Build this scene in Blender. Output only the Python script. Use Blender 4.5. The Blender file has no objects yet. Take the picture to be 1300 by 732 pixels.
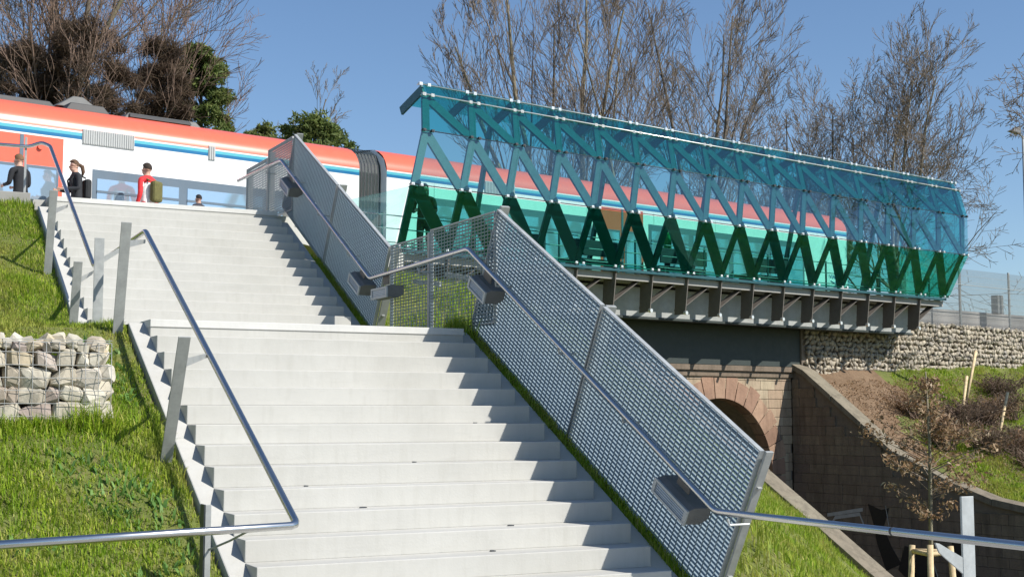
import bpy, bmesh, math, random
import numpy as np
from mathutils import Vector, Matrix, Quaternion
random.seed(7); rng = np.random.default_rng(7)
R = math.radians
scene = bpy.context.scene
col = scene.collection

# ------------------------------------------------------------------ camera, sky, sun, exposure
# plan axes: u = up the stairs (world y), v = to the right along the steps (world x)
CAM = dict(f=1719.2, pitch=.0901, yaw=.47453, roll=.0004, loc=(-2.76, -12.754, -.848))
cam_data = bpy.data.cameras.new('camera'); cam = bpy.data.objects.new('camera', cam_data); col.objects.link(cam)
cam_data.sensor_width = 36; cam_data.lens = CAM['f'] / 1300 * 36
cam_data.clip_start = .05; cam_data.clip_end = 3000
_p, _y = CAM['pitch'], CAM['yaw']
_F = Vector((math.sin(_y) * math.cos(_p), math.cos(_y) * math.cos(_p), math.sin(_p)))
_R = Vector((math.cos(_y), -math.sin(_y), 0)); _U = _R.cross(_F)
cam.matrix_world = Matrix.Translation(CAM['loc']) @ Matrix((_R, _U, -_F)).transposed().to_4x4()
scene.camera = cam

SUN_DIR = Vector((-.465, .59, -.665)).normalized()          # direction the light travels
sun_el = math.asin(-SUN_DIR.z); sun_az = math.atan2(-SUN_DIR.x, -SUN_DIR.y)   # clockwise from +y
world = bpy.data.worlds.new('World'); scene.world = world; world.use_nodes = True
wn = world.node_tree.nodes; wl = world.node_tree.links
bg = wn['Background']; bg.inputs['Strength'].default_value = .102
sky = wn.new('ShaderNodeTexSky'); sky.sky_type = 'NISHITA'; sky.sun_disc = False
sky.sun_elevation = sun_el; sky.sun_rotation = sun_az; sky.air_density = 1.0; sky.dust_density = .3; sky.ozone_density = 5.0
wl.new(sky.outputs[0], bg.inputs[0])
sd = bpy.data.lights.new('sun', 'SUN'); sd.energy = 4.9; sd.angle = R(.5); sd.color = (1, .955, .88)
sun = bpy.data.objects.new('sun', sd); col.objects.link(sun)
sun.rotation_euler = SUN_DIR.to_track_quat('-Z', 'Y').to_euler(); sun.location = (10, -20, 30)
scene.view_settings.view_transform = 'Standard'; scene.view_settings.look = 'None'
scene.view_settings.exposure = .38; scene.view_settings.gamma = 1

# ------------------------------------------------------------------ helpers
def P(u, v, z): return Vector((v, u, z))
CB, SB = math.cos(R(78)), math.sin(R(78))
def Bp(s, o, z): return Vector((SB * s + CB * o, CB * s - SB * o, z))      # along / outward of the railway
AX = Vector((SB, CB, 0)); OU = Vector((CB, -SB, 0)); UP = Vector((0, 0, 1))

class MB:
    def __init__(s): s.v = []; s.f = []; s.m = []
    def add(s, vs, fs, mi=0):
        b = len(s.v); s.v += [tuple(q) for q in vs]; s.f += [tuple(b + i for i in f) for f in fs]; s.m += [mi] * len(fs); return s
    def hexa(s, c8, mi=0):
        return s.add(c8, [(0, 3, 2, 1), (4, 5, 6, 7), (0, 1, 5, 4), (1, 2, 6, 5), (2, 3, 7, 6), (3, 0, 4, 7)], mi)
    def obox(s, c, ex, ey, ez, hx, hy, hz, mi=0):
        c = Vector(c); ex = ex * hx; ey = ey * hy; ez = ez * hz
        return s.hexa([c - ex - ey - ez, c + ex - ey - ez, c + ex + ey - ez, c - ex + ey - ez,
                       c - ex - ey + ez, c + ex - ey + ez, c + ex + ey + ez, c - ex + ey + ez], mi)
    def box(s, x0, x1, y0, y1, z0, z1, mi=0):
        return s.obox(((x0 + x1) / 2, (y0 + y1) / 2, (z0 + z1) / 2), Vector((1, 0, 0)), Vector((0, 1, 0)), UP, (x1 - x0) / 2, (y1 - y0) / 2, (z1 - z0) / 2, mi)
    def bbox(s, s0, s1, o0, o1, z0, z1, mi=0):
        return s.obox(Bp((s0 + s1) / 2, (o0 + o1) / 2, (z0 + z1) / 2), AX, OU, UP, (s1 - s0) / 2, (o1 - o0) / 2, (z1 - z0) / 2, mi)
    def beam(s, a, b, w, t, n, mi=0):
        a = Vector(a); b = Vector(b); d = (b - a); L = d.length; d.normalize()
        n = (n - d * n.dot(d)).normalized(); k = d.cross(n)
        return s.obox((a + b) / 2, d, k, n, L / 2, w / 2, t / 2, mi)
    def prism(s, pts, ext, mi=0):
        n = len(pts); pts = [Vector(q) for q in pts]; q2 = [q + ext for q in pts]
        return s.add(pts + q2, [tuple(range(n - 1, -1, -1)), tuple(range(n, 2 * n))] + [(i, (i + 1) % n, n + (i + 1) % n, n + i) for i in range(n)], mi)
    def tube(s, pts, r, n=8, mi=0, caps=True):
        pts = [Vector(q) for q in pts]; rs = r if isinstance(r, (list, tuple)) else [r] * len(pts)
        vs = []; fs = []; prev = None
        for i, q in enumerate(pts):
            d0 = (q - pts[i - 1]).normalized() if i else None
            d1 = (pts[i + 1] - q).normalized() if i < len(pts) - 1 else None
            d = (d0 + d1).normalized() if d0 is not None and d1 is not None else (d0 or d1)
            if prev is None: prev = d.orthogonal().normalized()
            a = (prev - d * prev.dot(d)).normalized(); b = d.cross(a); prev = a
            k = 1.0
            if d0 is not None and d1 is not None: k = 1 / max(.5, d.dot(d1))
            bend = (d1 - d0) if (d0 is not None and d1 is not None) else None
            for j in range(n):
                t = 2 * math.pi * j / n; off = (a * math.cos(t) + b * math.sin(t)) * rs[i]
                if bend is not None and bend.length > 1e-4:
                    bn = bend.normalized(); off += bn * off.dot(bn) * (k - 1)
                vs.append(q + off)
        for i in range(len(pts) - 1):
            for j in range(n): fs.append((i * n + j, i * n + (j + 1) % n, (i + 1) * n + (j + 1) % n, (i + 1) * n + j))
        if caps: fs.append(tuple(range(n - 1, -1, -1))); fs.append(tuple((len(pts) - 1) * n + j for j in range(n)))
        return s.add(vs, fs, mi)
    def mesh(s, name, mats, smooth=False):
        me = bpy.data.meshes.new(name); me.from_pydata(s.v, [], s.f)
        for m in (mats if isinstance(mats, (list, tuple)) else [mats]): me.materials.append(m)
        if any(s.m): me.polygons.foreach_set('material_index', s.m)
        if smooth: me.polygons.foreach_set('use_smooth', [True] * len(me.polygons))
        me.update(); return me
    def build(s, name, mats, parent=None, smooth=False, bevel=0):
        return link(name, s.mesh(name, mats, smooth), parent, bevel)
def link(name, me, parent=None, bevel=0):
    o = bpy.data.objects.new(name, me); col.objects.link(o)
    if parent is not None: o.parent = parent; o.matrix_parent_inverse = parent.matrix_basis.inverted()
    if bevel:
        m = o.modifiers.new('bevel', 'BEVEL'); m.width = bevel; m.segments = 2; m.limit_method = 'ANGLE'; m.angle_limit = R(35)
    return o
def thing(name, label, cat, loc=(0, 0, 0), group=None):
    o = bpy.data.objects.new(name, None); col.objects.link(o); o.location = loc; o.empty_display_size = .2
    return tag(o, label, cat, group)
def tag(o, label=None, cat=None, group=None, kind=None):
    if label: o['label'] = label
    if cat: o['category'] = cat
    if group: o['group'] = group
    if kind: o['kind'] = kind
    return o
def struct(o): o['kind'] = 'structure'; return o
def stuff(o): o['kind'] = 'stuff'; return o
def npmesh(name, verts, faces_flat, nper, mats, smooth=False):
    me = bpy.data.meshes.new(name); nv = len(verts); nf = len(faces_flat) // nper
    me.vertices.add(nv); me.vertices.foreach_set('co', np.asarray(verts, dtype=np.float32).ravel())
    me.loops.add(nf * nper); me.loops.foreach_set('vertex_index', np.asarray(faces_flat, dtype=np.int32))
    me.polygons.add(nf); me.polygons.foreach_set('loop_start', np.arange(nf, dtype=np.int32) * nper)
    for m in (mats if isinstance(mats, (list, tuple)) else [mats]): me.materials.append(m)
    me.update(calc_edges=True)
    if smooth: me.polygons.foreach_set('use_smooth', [True] * nf)
    return me

# ------------------------------------------------------------------ materials
class NT:
    def __init__(s, name):
        s.m = bpy.data.materials.new(name); s.m.use_nodes = True; s.n = s.m.node_tree.nodes; s.l = s.m.node_tree.links
        s.b = s.n['Principled BSDF']; s.out = s.n['Material Output']; s._tc = None
    def tc(s):
        if not s._tc: s._tc = s.n.new('ShaderNodeTexCoord')
        return s._tc.outputs['Object']
    def pos(s): return s.n.new('ShaderNodeNewGeometry').outputs['Position']
    def noise(s, scale, detail=4, rough=.55, vec=None, stretch=None):
        t = s.n.new('ShaderNodeTexNoise'); t.inputs['Scale'].default_value = scale; t.inputs['Detail'].default_value = detail; t.inputs['Roughness'].default_value = rough
        v = vec or s.pos()
        if stretch:
            mp = s.n.new('ShaderNodeMapping'); mp.inputs['Scale'].default_value = stretch; s.l.new(v, mp.inputs[0]); v = mp.outputs[0]
        s.l.new(v, t.inputs['Vector']); return t.outputs['Fac']
    def ramp(s, fac, stops):
        r = s.n.new('ShaderNodeValToRGB'); e = r.color_ramp.elements
        while len(e) < len(stops): e.new(.5)
        for q, (p, c) in zip(e, stops): q.position = p; q.color = (*c, 1) if len(c) == 3 else c
        s.l.new(fac, r.inputs[0]); return r.outputs[0]
    def mix(s, fac, a, b, mode='MIX'):
        m = s.n.new('ShaderNodeMix'); m.data_type = 'RGBA'; m.blend_type = mode
        for i, x in ((6, a), (7, b)):
            if isinstance(x, (tuple, list)): m.inputs[i].default_value = (*x, 1)
            else: s.l.new(x, m.inputs[i])
        if isinstance(fac, (int, float)): m.inputs[0].default_value = fac
        else: s.l.new(fac, m.inputs[0])
        return m.outputs[2]
    def bump(s, h, strength=.3, dist=.01):
        b = s.n.new('ShaderNodeBump'); b.inputs['Strength'].default_value = strength; b.inputs['Distance'].default_value = dist
        s.l.new(h, b.inputs['Height']); s.l.new(b.outputs[0], s.b.inputs['Normal']); return s
    def set(s, color=None, rough=None, metal=None, spec=None, coat=None):
        for k, v in (('Base Color', color), ('Roughness', rough), ('Metallic', metal), ('Specular IOR Level', spec), ('Coat Weight', coat)):
            if v is None: continue
            if isinstance(v, (int, float)): s.b.inputs[k].default_value = v
            elif isinstance(v, (tuple, list)): s.b.inputs[k].default_value = (*v, 1)
            else: s.l.new(v, s.b.inputs[k])
        return s
    def rnd(s): return s.n.new('ShaderNodeNewGeometry').outputs['Random Per Island']
    def orand(s): return s.n.new('ShaderNodeObjectInfo').outputs['Random']
def mul(c, k): return tuple(x * k for x in c)
def simple(name, c, rough=.5, metal=0., var=.12, scale=8, bump=0, spec=None):
    t = NT(name); f = t.noise(scale, 5)
    t.set(t.ramp(f, [(.3, mul(c, 1 - var)), (.7, mul(c, 1 + var))]), rough, metal, spec)
    if bump: t.bump(t.noise(scale * 6, 4), bump, .005)
    return t.m

M = {}
def m_concrete(name, base, stain):
    t = NT(name); n1 = t.noise(1.3, 6, .6); n2 = t.noise(14, 6, .65); n3 = t.noise(3, 5, .6, stretch=(5, 5, .6)); n4 = t.noise(90, 3, .6)
    c = t.ramp(n1, [(.25, mul(base, .93)), (.75, mul(base, 1.05))])
    c = t.mix(t.ramp(n2, [(.35, (0, 0, 0)), (.8, (.22, .22, .22))]), c, mul(base, .82))
    c = t.mix(t.ramp(n3, [(.5, (0, 0, 0)), (.8, (.32, .32, .32))]), c, stain)
    c = t.mix(t.ramp(t.noise(.55, 7, .7), [(.45, (0, 0, 0)), (.72, (.4, .4, .4))]), c, mul(stain, .95))
    c = t.mix(t.ramp(t.noise(4.5, 6, .7, stretch=(.35, 3, 3)), [(.55, (0, 0, 0)), (.8, (.4, .4, .4))]), c, mul(base, .72))
    c = t.mix(t.ramp(n4, [(.70, (0, 0, 0)), (.76, (.35, .35, .35))]), c, mul(base, .55))
    c = t.mix(t.ramp(t.orand(), [(0, (.0, .0, .0)), (1, (.10, .10, .10))]), c, mul(stain, .9))
    t.set(c, .85, spec=.25).bump(t.noise(60, 5), .25, .004); return t.m
M['concrete'] = m_concrete('pale_concrete', (.505, .498, .464), (.36, .35, .31))
M['concrete_dk'] = m_concrete('weathered_concrete', (.36, .35, .33), (.2, .19, .17))
M['nosing'] = m_concrete('fair_faced_concrete', (.61, .605, .575), (.46, .45, .42))
def m_steel(name, c, rough, metal, var=.15):
    t = NT(name); f = t.noise(9, 6); g = t.noise(40, 3)
    t.set(t.mix(.35, t.ramp(f, [(.3, mul(c, 1 - var)), (.7, mul(c, 1 + var))]), t.ramp(g, [(.3, mul(c, 1 - var)), (.7, mul(c, 1 + var))])),
          t.ramp(f, [(.2, (rough * .8,) * 3), (.8, (rough * 1.2,) * 3)]), metal); return t.m
M['galv'] = m_steel('galvanised_steel', (.42, .44, .44), .5, .35)
M['grate'] = m_steel('galvanised_grating_steel', (.235, .30, .34), .5, .15)
M['postpaint'] = m_steel('zinc_grey_steel', (.33, .34, .33), .5, .3)
t_ = NT('brushed_stainless_steel'); t_.set((.60, .60, .585), t_.ramp(t_.noise(2, 3), [(.3, (.22,) * 3), (.7, (.30,) * 3)]), 1.0); M['stainless'] = t_.m
M['chrome'] = m_steel('bright_clamp_metal', (.75, .75, .73), .3, .6, .06)
M['lattice'] = m_steel('teal_grey_painted_steel', (.02, .085, .098), .4, .1)
M['bracket'] = m_steel('brown_grey_painted_steel', (.13, .115, .10), .6, .0)
M['girder'] = m_steel('pale_grey_painted_steel', (.33, .34, .325), .6, .0)
M['deckdark'] = m_steel('dark_green_grey_steel', (.03, .04, .037), .65, .0)
M['black'] = simple('black_rubber', (.02, .02, .022), .6)
M['darkmetal'] = simple('dark_grey_metal', (.05, .055, .06), .5)
M['lamp_body'] = simple('grey_cast_housing', (.17, .165, .158), .45, .2)
M['lamp_lens'] = simple('frosted_lens', (.24, .32, .42), .2)
def m_glass(name, tint, refl=1.0, rough=.02, gcol=(.8, .95, 1)):
    t = NT(name); t.n.remove(t.b)
    tr = t.n.new('ShaderNodeBsdfTransparent'); tr.inputs[0].default_value = (*tint, 1)
    gl = t.n.new('ShaderNodeBsdfGlossy'); gl.inputs['Roughness'].default_value = rough; gl.inputs[0].default_value = (*gcol, 1)
    fr = t.n.new('ShaderNodeLayerWeight'); fr.inputs[0].default_value = .5
    pw_ = t.n.new('ShaderNodeMath'); pw_.operation = 'POWER'; pw_.inputs[1].default_value = 4; t.l.new(fr.outputs['Facing'], pw_.inputs[0])
    mt = t.n.new('ShaderNodeMath'); mt.operation = 'MULTIPLY_ADD'; mt.inputs[1].default_value = .8; mt.inputs[2].default_value = .05 * refl; t.l.new(pw_.outputs[0], mt.inputs[0])
    mt.use_clamp = True
    bp = t.n.new('ShaderNodeBump'); bp.inputs['Strength'].default_value = .06; bp.inputs['Distance'].default_value = .05
    t.l.new(t.noise(1.2, 2), bp.inputs['Height']); t.l.new(bp.outputs[0], gl.inputs['Normal'])
    mx = t.n.new('ShaderNodeMixShader'); t.l.new(mt.outputs[0], mx.inputs[0]); t.l.new(tr.outputs[0], mx.inputs[1]); t.l.new(gl.outputs[0], mx.inputs[2])
    t.l.new(mx.outputs[0], t.out.inputs[0]); return t.m
M['glass'] = m_glass('teal_tinted_glass', (.43, .85, .81), 1.7); M['glass_mid'] = m_glass('pale_blue_tinted_glass', (.74, .90, .875), 1.7); M['glass_low'] = m_glass('green_reflection_glass', (.47, .87, .79), 1.0, gcol=(.4, .85, .85))  # lower panes: green of the reflected ground put into tint and gloss colour
M['glass_clear'] = m_glass('faint_green_glass', (.80, .95, .93), 1.0)
def m_paint(name, c, rough=.3, var=.04):
    t = NT(name); f = t.noise(2.5, 6); c2 = t.ramp(f, [(.3, mul(c, 1 - var)), (.7, mul(c, 1 + var))])
    t.set(t.mix(t.ramp(t.noise(5, 6, .6, stretch=(1.5, 1.5, .35)), [(.5, (0, 0, 0)), (.9, (.12, .12, .12))]), c2, (.3, .27, .22)), rough, 0, .4, coat=.15); return t.m
M['t_red'] = m_paint('train_red_paint', (.78, .14, .08)); M['t_white'] = m_paint('train_white_paint', (.80, .80, .79), .35)
M['t_cyan'] = m_paint('train_cyan_paint', (.10, .42, .50)); M['t_blue'] = m_paint('train_blue_paint', (.015, .15, .32))
M['t_frame'] = m_paint('train_window_frame_grey', (.13, .17, .21), .3); M['t_grey'] = m_paint('train_grille_grey', (.42, .43, .42), .5)
M['t_bellow'] = simple('gangway_rubber', (.018, .028, .027), .5); M['t_roof'] = simple('train_roof_dark', (.03, .031, .033), .6); M['t_roofg'] = simple('train_roof_grey', (.11, .112, .11), .6)
tw = NT('train_window_glass'); tw.set((.42, .55, .66), .06, .55); M['t_glass'] = tw.m  # pale blue base stands in for the sky reflected in the windows
def m_stone(name, cols, bump=.4):
    t = NT(name); r = t.orand(); n = t.noise(6, 6, .65)
    c = t.ramp(r, [(i / max(1, len(cols) - 1), k) for i, k in enumerate(cols)])
    c = t.mix(t.ramp(n, [(.3, (0, 0, 0)), (.75, (.55, .55, .55))]), c, mul(cols[0], .65))
    c = t.mix(t.ramp(t.noise(1.6, 6, .7, stretch=(2.5, 2.5, .5)), [(.46, (0, 0, 0)), (.7, (.7, .7, .7))]), c, mul(cols[0], .38))
    t.set(c, .9, spec=.2).bump(t.noise(25, 6), bump, .015); return t.m
M['rubble'] = m_stone('quarried_gabion_stone', [(.50, .44, .34), (.60, .57, .48), (.47, .40, .31), (.57, .55, .46), (.58, .49, .33), (.38, .30, .29), (.62, .58, .50), (.52, .50, .44)])
t = NT('small_gabion_stone'); c = t.ramp(t.rnd(), [(0, (.26, .22, .165)), (.3, (.44, .385, .30)), (.6, (.36, .32, .26)), (.85, (.50, .44, .34)), (1, (.26, .24, .22))])
t.set(t.mix(t.ramp(t.noise(8, 5), [(.3, (0, 0, 0)), (.8, (.5, .5, .5))]), c, (.22, .19, .15)), .9, spec=.2).bump(t.noise(30, 5), .4, .01); M['rubble_small'] = t.m
M['sandstone'] = m_stone('sandstone_block', [(.44, .35, .24), (.38, .27, .19), (.48, .40, .28), (.36, .26, .19), (.46, .36, .26)], .5)
M['redstone'] = m_stone('red_sandstone_voussoir', [(.38, .24, .165), (.31, .19, .135), (.43, .29, .20), (.34, .22, .155)], .7)
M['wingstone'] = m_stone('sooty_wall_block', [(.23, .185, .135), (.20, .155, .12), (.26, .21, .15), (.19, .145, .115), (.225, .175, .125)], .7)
M['mortar'] = simple('mortar', (.17, .14, .11), .95, bump=.4)
M['coping'] = m_stone('coping_stone', [(.25, .22, .165), (.22, .185, .14)], .6)
M['bark'] = simple('grey_brown_bark', (.14, .118, .088), .9, var=.35, scale=14, bump=.6)
M['bark_pale'] = simple('greenish_bark', (.20, .175, .115), .9, var=.35, scale=14, bump=.6)  # lighter, greener tone than the grey-brown bark
M['twig'] = simple('dry_twig', (.17, .135, .10), .9, var=.3)
M['twig_red'] = simple('reddish_twig', (.20, .135, .10), .9, var=.3)
M['wood'] = simple('pale_round_timber', (.60, .46, .27), .8, var=.25, scale=12, bump=.3)
M['asphalt'] = simple('asphalt', (.06, .06, .06), .9, bump=.4)
def m_ground(name, a, b, c3):
    t = NT(name); f = t.noise(.9, 6, .6); g = t.noise(7, 6, .7)
    c = t.ramp(f, [(.35, a), (.6, b)]); c = t.mix(t.ramp(g, [(.45, (0, 0, 0)), (.75, (.8, .8, .8))]), c, c3)
    t.set(c, .95, spec=.1).bump(t.noise(22, 6), .8, .03); return t.m
M['turf'] = m_ground('turf_soil', (.10, .125, .035), (.14, .165, .045), (.19, .15, .075))
M['soil'] = m_ground('bare_soil', (.16, .105, .065), (.21, .145, .095), (.11, .075, .05))
def m_blade(name, stops, patch, ptone):
    t = NT(name); c = t.ramp(t.rnd(), stops)
    c = t.mix(t.ramp(t.noise(.8, 5, .65), [(.46, (0, 0, 0)), (.62, (patch, patch, patch))]), c, ptone)
    c = t.mix(t.ramp(t.noise(2.6, 4, .6), [(.35, (.5, .5, .5)), (.6, (0, 0, 0))]), c, mul(stops[0][1], .9))
    t.set(c, .55, spec=.25)
    tl = t.n.new('ShaderNodeBsdfTranslucent'); t.l.new(c, tl.inputs[0]); mx = t.n.new('ShaderNodeMixShader'); mx.inputs[0].default_value = .42
    t.l.new(t.b.outputs[0], mx.inputs[1]); t.l.new(tl.outputs[0], mx.inputs[2]); t.l.new(mx.outputs[0], t.out.inputs[0]); return t.m
M['grass'] = m_blade('meadow_grass', [(0, (.16, .29, .02)), (.45, (.29, .43, .025)), (.8, (.43, .52, .05)), (1, (.62, .55, .20))], .6, (.46, .39, .12))
M['weed'] = m_blade('broad_leaf_weed', [(0, (.12, .25, .06)), (.6, (.20, .36, .09)), (1, (.30, .46, .15))], .1, (.24, .33, .09))
M['dryleaf'] = m_blade('dry_brown_leaf', [(0, (.20, .115, .06)), (.5, (.36, .23, .13)), (.85, (.52, .38, .24)), (1, (.64, .52, .38))], .1, (.2, .11, .05))
M['conifer'] = m_blade('conifer_needles', [(0, (.09, .14, .04)), (.6, (.17, .23, .065)), (1, (.29, .33, .10))], .4, (.22, .17, .08))
M['brushbrown'] = m_blade('brown_twiggy_scrub', [(0, (.10, .07, .05)), (.6, (.18, .125, .09)), (1, (.27, .20, .14))], .3, (.09, .085, .04))
M['yellowleaf'] = simple('yellow_fallen_leaf', (.5, .38, .12), .7)
def cloth(name, c): return simple(name, c, .85, var=.2, scale=20, bump=.3)

# ------------------------------------------------------------------ stairs geometry
D1, H1 = .2944, .16; W = 3.22; A1 = math.atan2(H1, D1)
D2, H2 = .266, .1458; U2, Z2 = 3.06, .19; N2 = 14; A2 = math.atan2(H2, D2)
TOPU = U2 + (N2 - 1) * D2; TOPZ = Z2 + (N2 - 1) * H2          # platform level about 2.09
BOTZ = -16 * H1

def soffit1(u): return H1 / D1 * u - H1
def soffit2(u): return Z2 - H2 + H2 / D2 * (u - U2)
def stair_line(u):                       # ground line beside the stairs
    u = np.asarray(u, dtype=float)
    a = np.clip(H1 / D1 * u - H1 - .05, BOTZ - .05, -.04)
    b = np.clip(Z2 - H2 + H2 / D2 * (u - U2) - .06, -.04, TOPZ - .10)
    return np.where(u < 1.2, a, b)

def bump2(u, v): return .03 * np.sin(u * 2.1 + v * 1.3) + .025 * np.sin(u * 4.7 - v * 3.1) + .02 * np.sin(u * 1.3 + v * 5.2)
GAB_U, GAB_V, GAB_TOP, GAB_BOT = -1.6, -.66, -.34, -1.02
def left_h(u, v):
    u = np.asarray(u, float); v = np.asarray(v, float); base = stair_line(u)
    k = np.clip((-v - .15) / .35, 0, 1)
    terr = np.where(u > GAB_U + .12, np.maximum(base, np.clip(-.42 + .08 * (u - GAB_U), -.45, -.06)), base)
    w = np.clip((-v + GAB_V + .1) / .15, 0, 1)
    hgt = base * (1 - w) + terr * w
    hgt = hgt + .13 * np.exp(-((u - GAB_U + .25) / .55) ** 2) * np.clip((-v - .45) / .3, 0, 1) * (u < GAB_U + .1)
    return hgt + bump2(u, v) * k * .8 - .02 + .05 * k * np.clip(-v - 2, 0, 3)
def right_h(u, v):
    u = np.asarray(u, float); v = np.asarray(v, float); base = np.clip(stair_line(u), -2.75, 1.2)
    pl = np.clip(2.02 + .517 * u - .651 * v, -5.2, .9)
    k = np.clip((v - 3.7) / 3.2, 0, 1); k = k * k * (3 - 2 * k)
    return base * (1 - k) + pl * k + bump2(u, v) * .8 * np.clip((v - 3.4), 0, 1)

def sheet(name, f, u0, u1, v0, v1, du, mat, keep=None):
    us = np.arange(u0, u1 + 1e-6, du); vs = np.arange(v0, v1 + 1e-6, du); UU, VV = np.meshgrid(us, vs, indexing='ij'); Z = f(UU, VV)
    n, m = UU.shape; verts = np.stack([VV.ravel(), UU.ravel(), Z.ravel()], 1)
    i = np.arange(n - 1)[:, None] * m + np.arange(m - 1)[None, :]
    q = np.stack([i, i + 1, i + m + 1, i + m], -1).reshape(-1, 4)[:, ::-1]
    if keep is not None:
        cu = verts[q].mean(1); q = q[keep(cu[:, 1], cu[:, 0])]
    me = npmesh(name, verts, q.ravel(), 4, mat, True); return struct(link(name, me))

# ground sheet to the horizon, embankment, banks
g = MB(); g.add([(-900, -900, -5.45), (900, -900, -5.45), (900, 1200, -5.45), (-900, 1200, -5.45)], [(0, 1, 2, 3)]); struct(g.build('ground', M['turf']))
g = MB(); g.bbox(-90, 120, -160, -13.1, -5.5, 1.25); struct(g.build('railway_embankment', M['turf']))
g = MB(); g.bbox(23.45, 70, -13.3, -11.3, -5.5, 1.66); struct(g.build('embankment_shoulder', M['soil']))
sheet('grass_slope', left_h, -9.5, 9.0, -9, -.15, .09, M['turf'])
sheet('grass_bank', right_h, -6, 16, 3.42, 17.5, .16, M['turf'],
      keep=lambda u, v: (SB * v + CB * u < 17.25) & (CB * v - SB * u > -11.2))
g = MB(); g.box(-9, 12, -14, -16 * D1 + .01, BOTZ - .4, BOTZ - .01); struct(g.build('lower_landing_paving', M['concrete_dk'], bevel=.01))
g = MB(); g.bbox(17.6, 23.0, -24, 4, -5.44, -5.36); struct(g.build('underpass_path', M['asphalt']))
def bank_h(s, o):
    z = np.interp(o, [-11.3, -10.2, -8.14, -5.5, -4, -1], [.30, -.35, -1.88, -2.9, -3.12, -3.4])
    return z + .035 * (s - 23.4) + bump2(s, o)
ss = np.arange(23.35, 46, .2); oo = np.arange(-11.25, -1, .2); SS, OO = np.meshgrid(ss, oo, indexing='ij'); ZZ = bank_h(SS, OO)
vv = np.stack([SB * SS + CB * OO, CB * SS - SB * OO, ZZ], -1).reshape(-1, 3); m = len(oo)
i = np.arange(len(ss) - 1)[:, None] * m + np.arange(m - 1)[None, :]
me = npmesh('grass_bank_far', vv, np.stack([i, i + m, i + m + 1, i + 1], -1).reshape(-1, 4).ravel(), 4, [M['turf'], M['soil']], True)
cen = vv[np.stack([i, i + 1, i + m + 1, i + m], -1).reshape(-1, 4)].mean(1); sc = cen[:, 0] * SB + cen[:, 1] * CB; oc = cen[:, 0] * CB - cen[:, 1] * SB
me.polygons.foreach_set('material_index', ((sc < 27.2 - .9 * (oc + 11.3) + .6 * np.sin(oc * 3)) & (oc < -7.2)).astype(np.int32)); struct(link('far_bank', me))

# platform
pf = thing('platform', 'pale concrete station platform at the top of the stairs beside the train', 'platform', P(TOPU, 1, TOPZ - .3))
g = MB(); g.prism([P(TOPU + .35, -.15, TOPZ - .35), P(TOPU + .35, W + .25, TOPZ - .35), Bp(9.0, -8.9, TOPZ - .35), Bp(9.0, -12.75, TOPZ - .35), Bp(-14, -12.75, TOPZ - .35), Bp(-14, -7.2, TOPZ - .35)], Vector((0, 0, .345)))
g.build('slab', M['concrete'], pf)
g = MB(); g.bbox(-14, 40, -12.95, -12.755, TOPZ - .4, TOPZ + .012); g.build('edge_coping', M['nosing'], pf)
g = MB(); g.box(-8, -.22, TOPU + .2, TOPU + .36, TOPZ - .5, TOPZ + .06); g.build('kerb', M['concrete_dk'], pf, bevel=.01)

# ------------------------------------------------------------------ staircase
st = thing('concrete_staircase', 'wide pale concrete outdoor staircase in two flights rising to the station platform', 'staircase', P(-2, W / 2, -1.2))
def flight(un, zn, d, h, n, a):
    # n steps: step k has its nosing at (un - k d, zn - k h)
    me = MB().prism([P(0, 0, 0), P(0, 0, -h), P(d, 0, 0)], Vector((W, 0, 0))).mesh('step', M['concrete'])
    for k in range(n):
        o = link('step', me, None, .006); o.location = P(un - k * d, 0, zn - k * h); o.parent = st; o.matrix_parent_inverse = st.matrix_basis.inverted()
    g = MB(); u0, u1 = un - n * d, un + d + (.27 if n == 15 else 0); line = lambda u: zn - h + (u - un) * h / d
    for v0, v1 in ((-.15, W + .17),):
        g.prism([P(u0, v0, line(u0)), P(u1, v0, line(u1)), P(u1, v0, line(u1) - .62), P(u0, v0, line(u0) - .62)], Vector((v1 - v0, 0, 0)))
    g.build('stringer', M['concrete'], st, bevel=.01)
flight(-D1, -H1, D1, H1, 15, A1)
flight(TOPU - D2, TOPZ - H2, D2, H2, N2 - 1, A2)
# landing slabs with their paler nosing band
g = MB(); g.prism([P(0, 0, 0), P(0, 0, -H1), P(U2 + .3, 0, -H1), P(U2 + .3, 0, 0)], Vector((W, 0, 0))); g.build('landing_slab', M['concrete'], st, bevel=.006)
g = MB(); g.prism([P(-.012, -.003, .004), P(-.012, -.003, -.066), P(.42, -.003, -.066), P(.42, -.003, .004)], Vector((W + .006, 0, 0))); g.build('landing_nosing', M['nosing'], st, bevel=.005)
g = MB(); g.prism([P(.28, -.15, -.03), P(U2 - .02, -.15, -.03), P(U2 - .02, -.15, -.7), P(.28, -.15, -.7)], Vector((.148, 0, 0))); g.build('verge', M['turf'], st)
g = MB(); g.prism([P(TOPU, 0, TOPZ), P(TOPU, 0, TOPZ - H2), P(TOPU + .45, 0, TOPZ - H2), P(TOPU + .45, 0, TOPZ)], Vector((W, 0, 0))); g.build('landing_slab', M['concrete'], st, bevel=.006)
g = MB(); g.prism([P(TOPU - .012, -.003, TOPZ + .004), P(TOPU - .012, -.003, TOPZ - .062), P(TOPU + .40, -.003, TOPZ - .062), P(TOPU + .40, -.003, TOPZ + .004)], Vector((W + .006, 0, 0))); g.build('landing_nosing', M['nosing'], st, bevel=.005)
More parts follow.
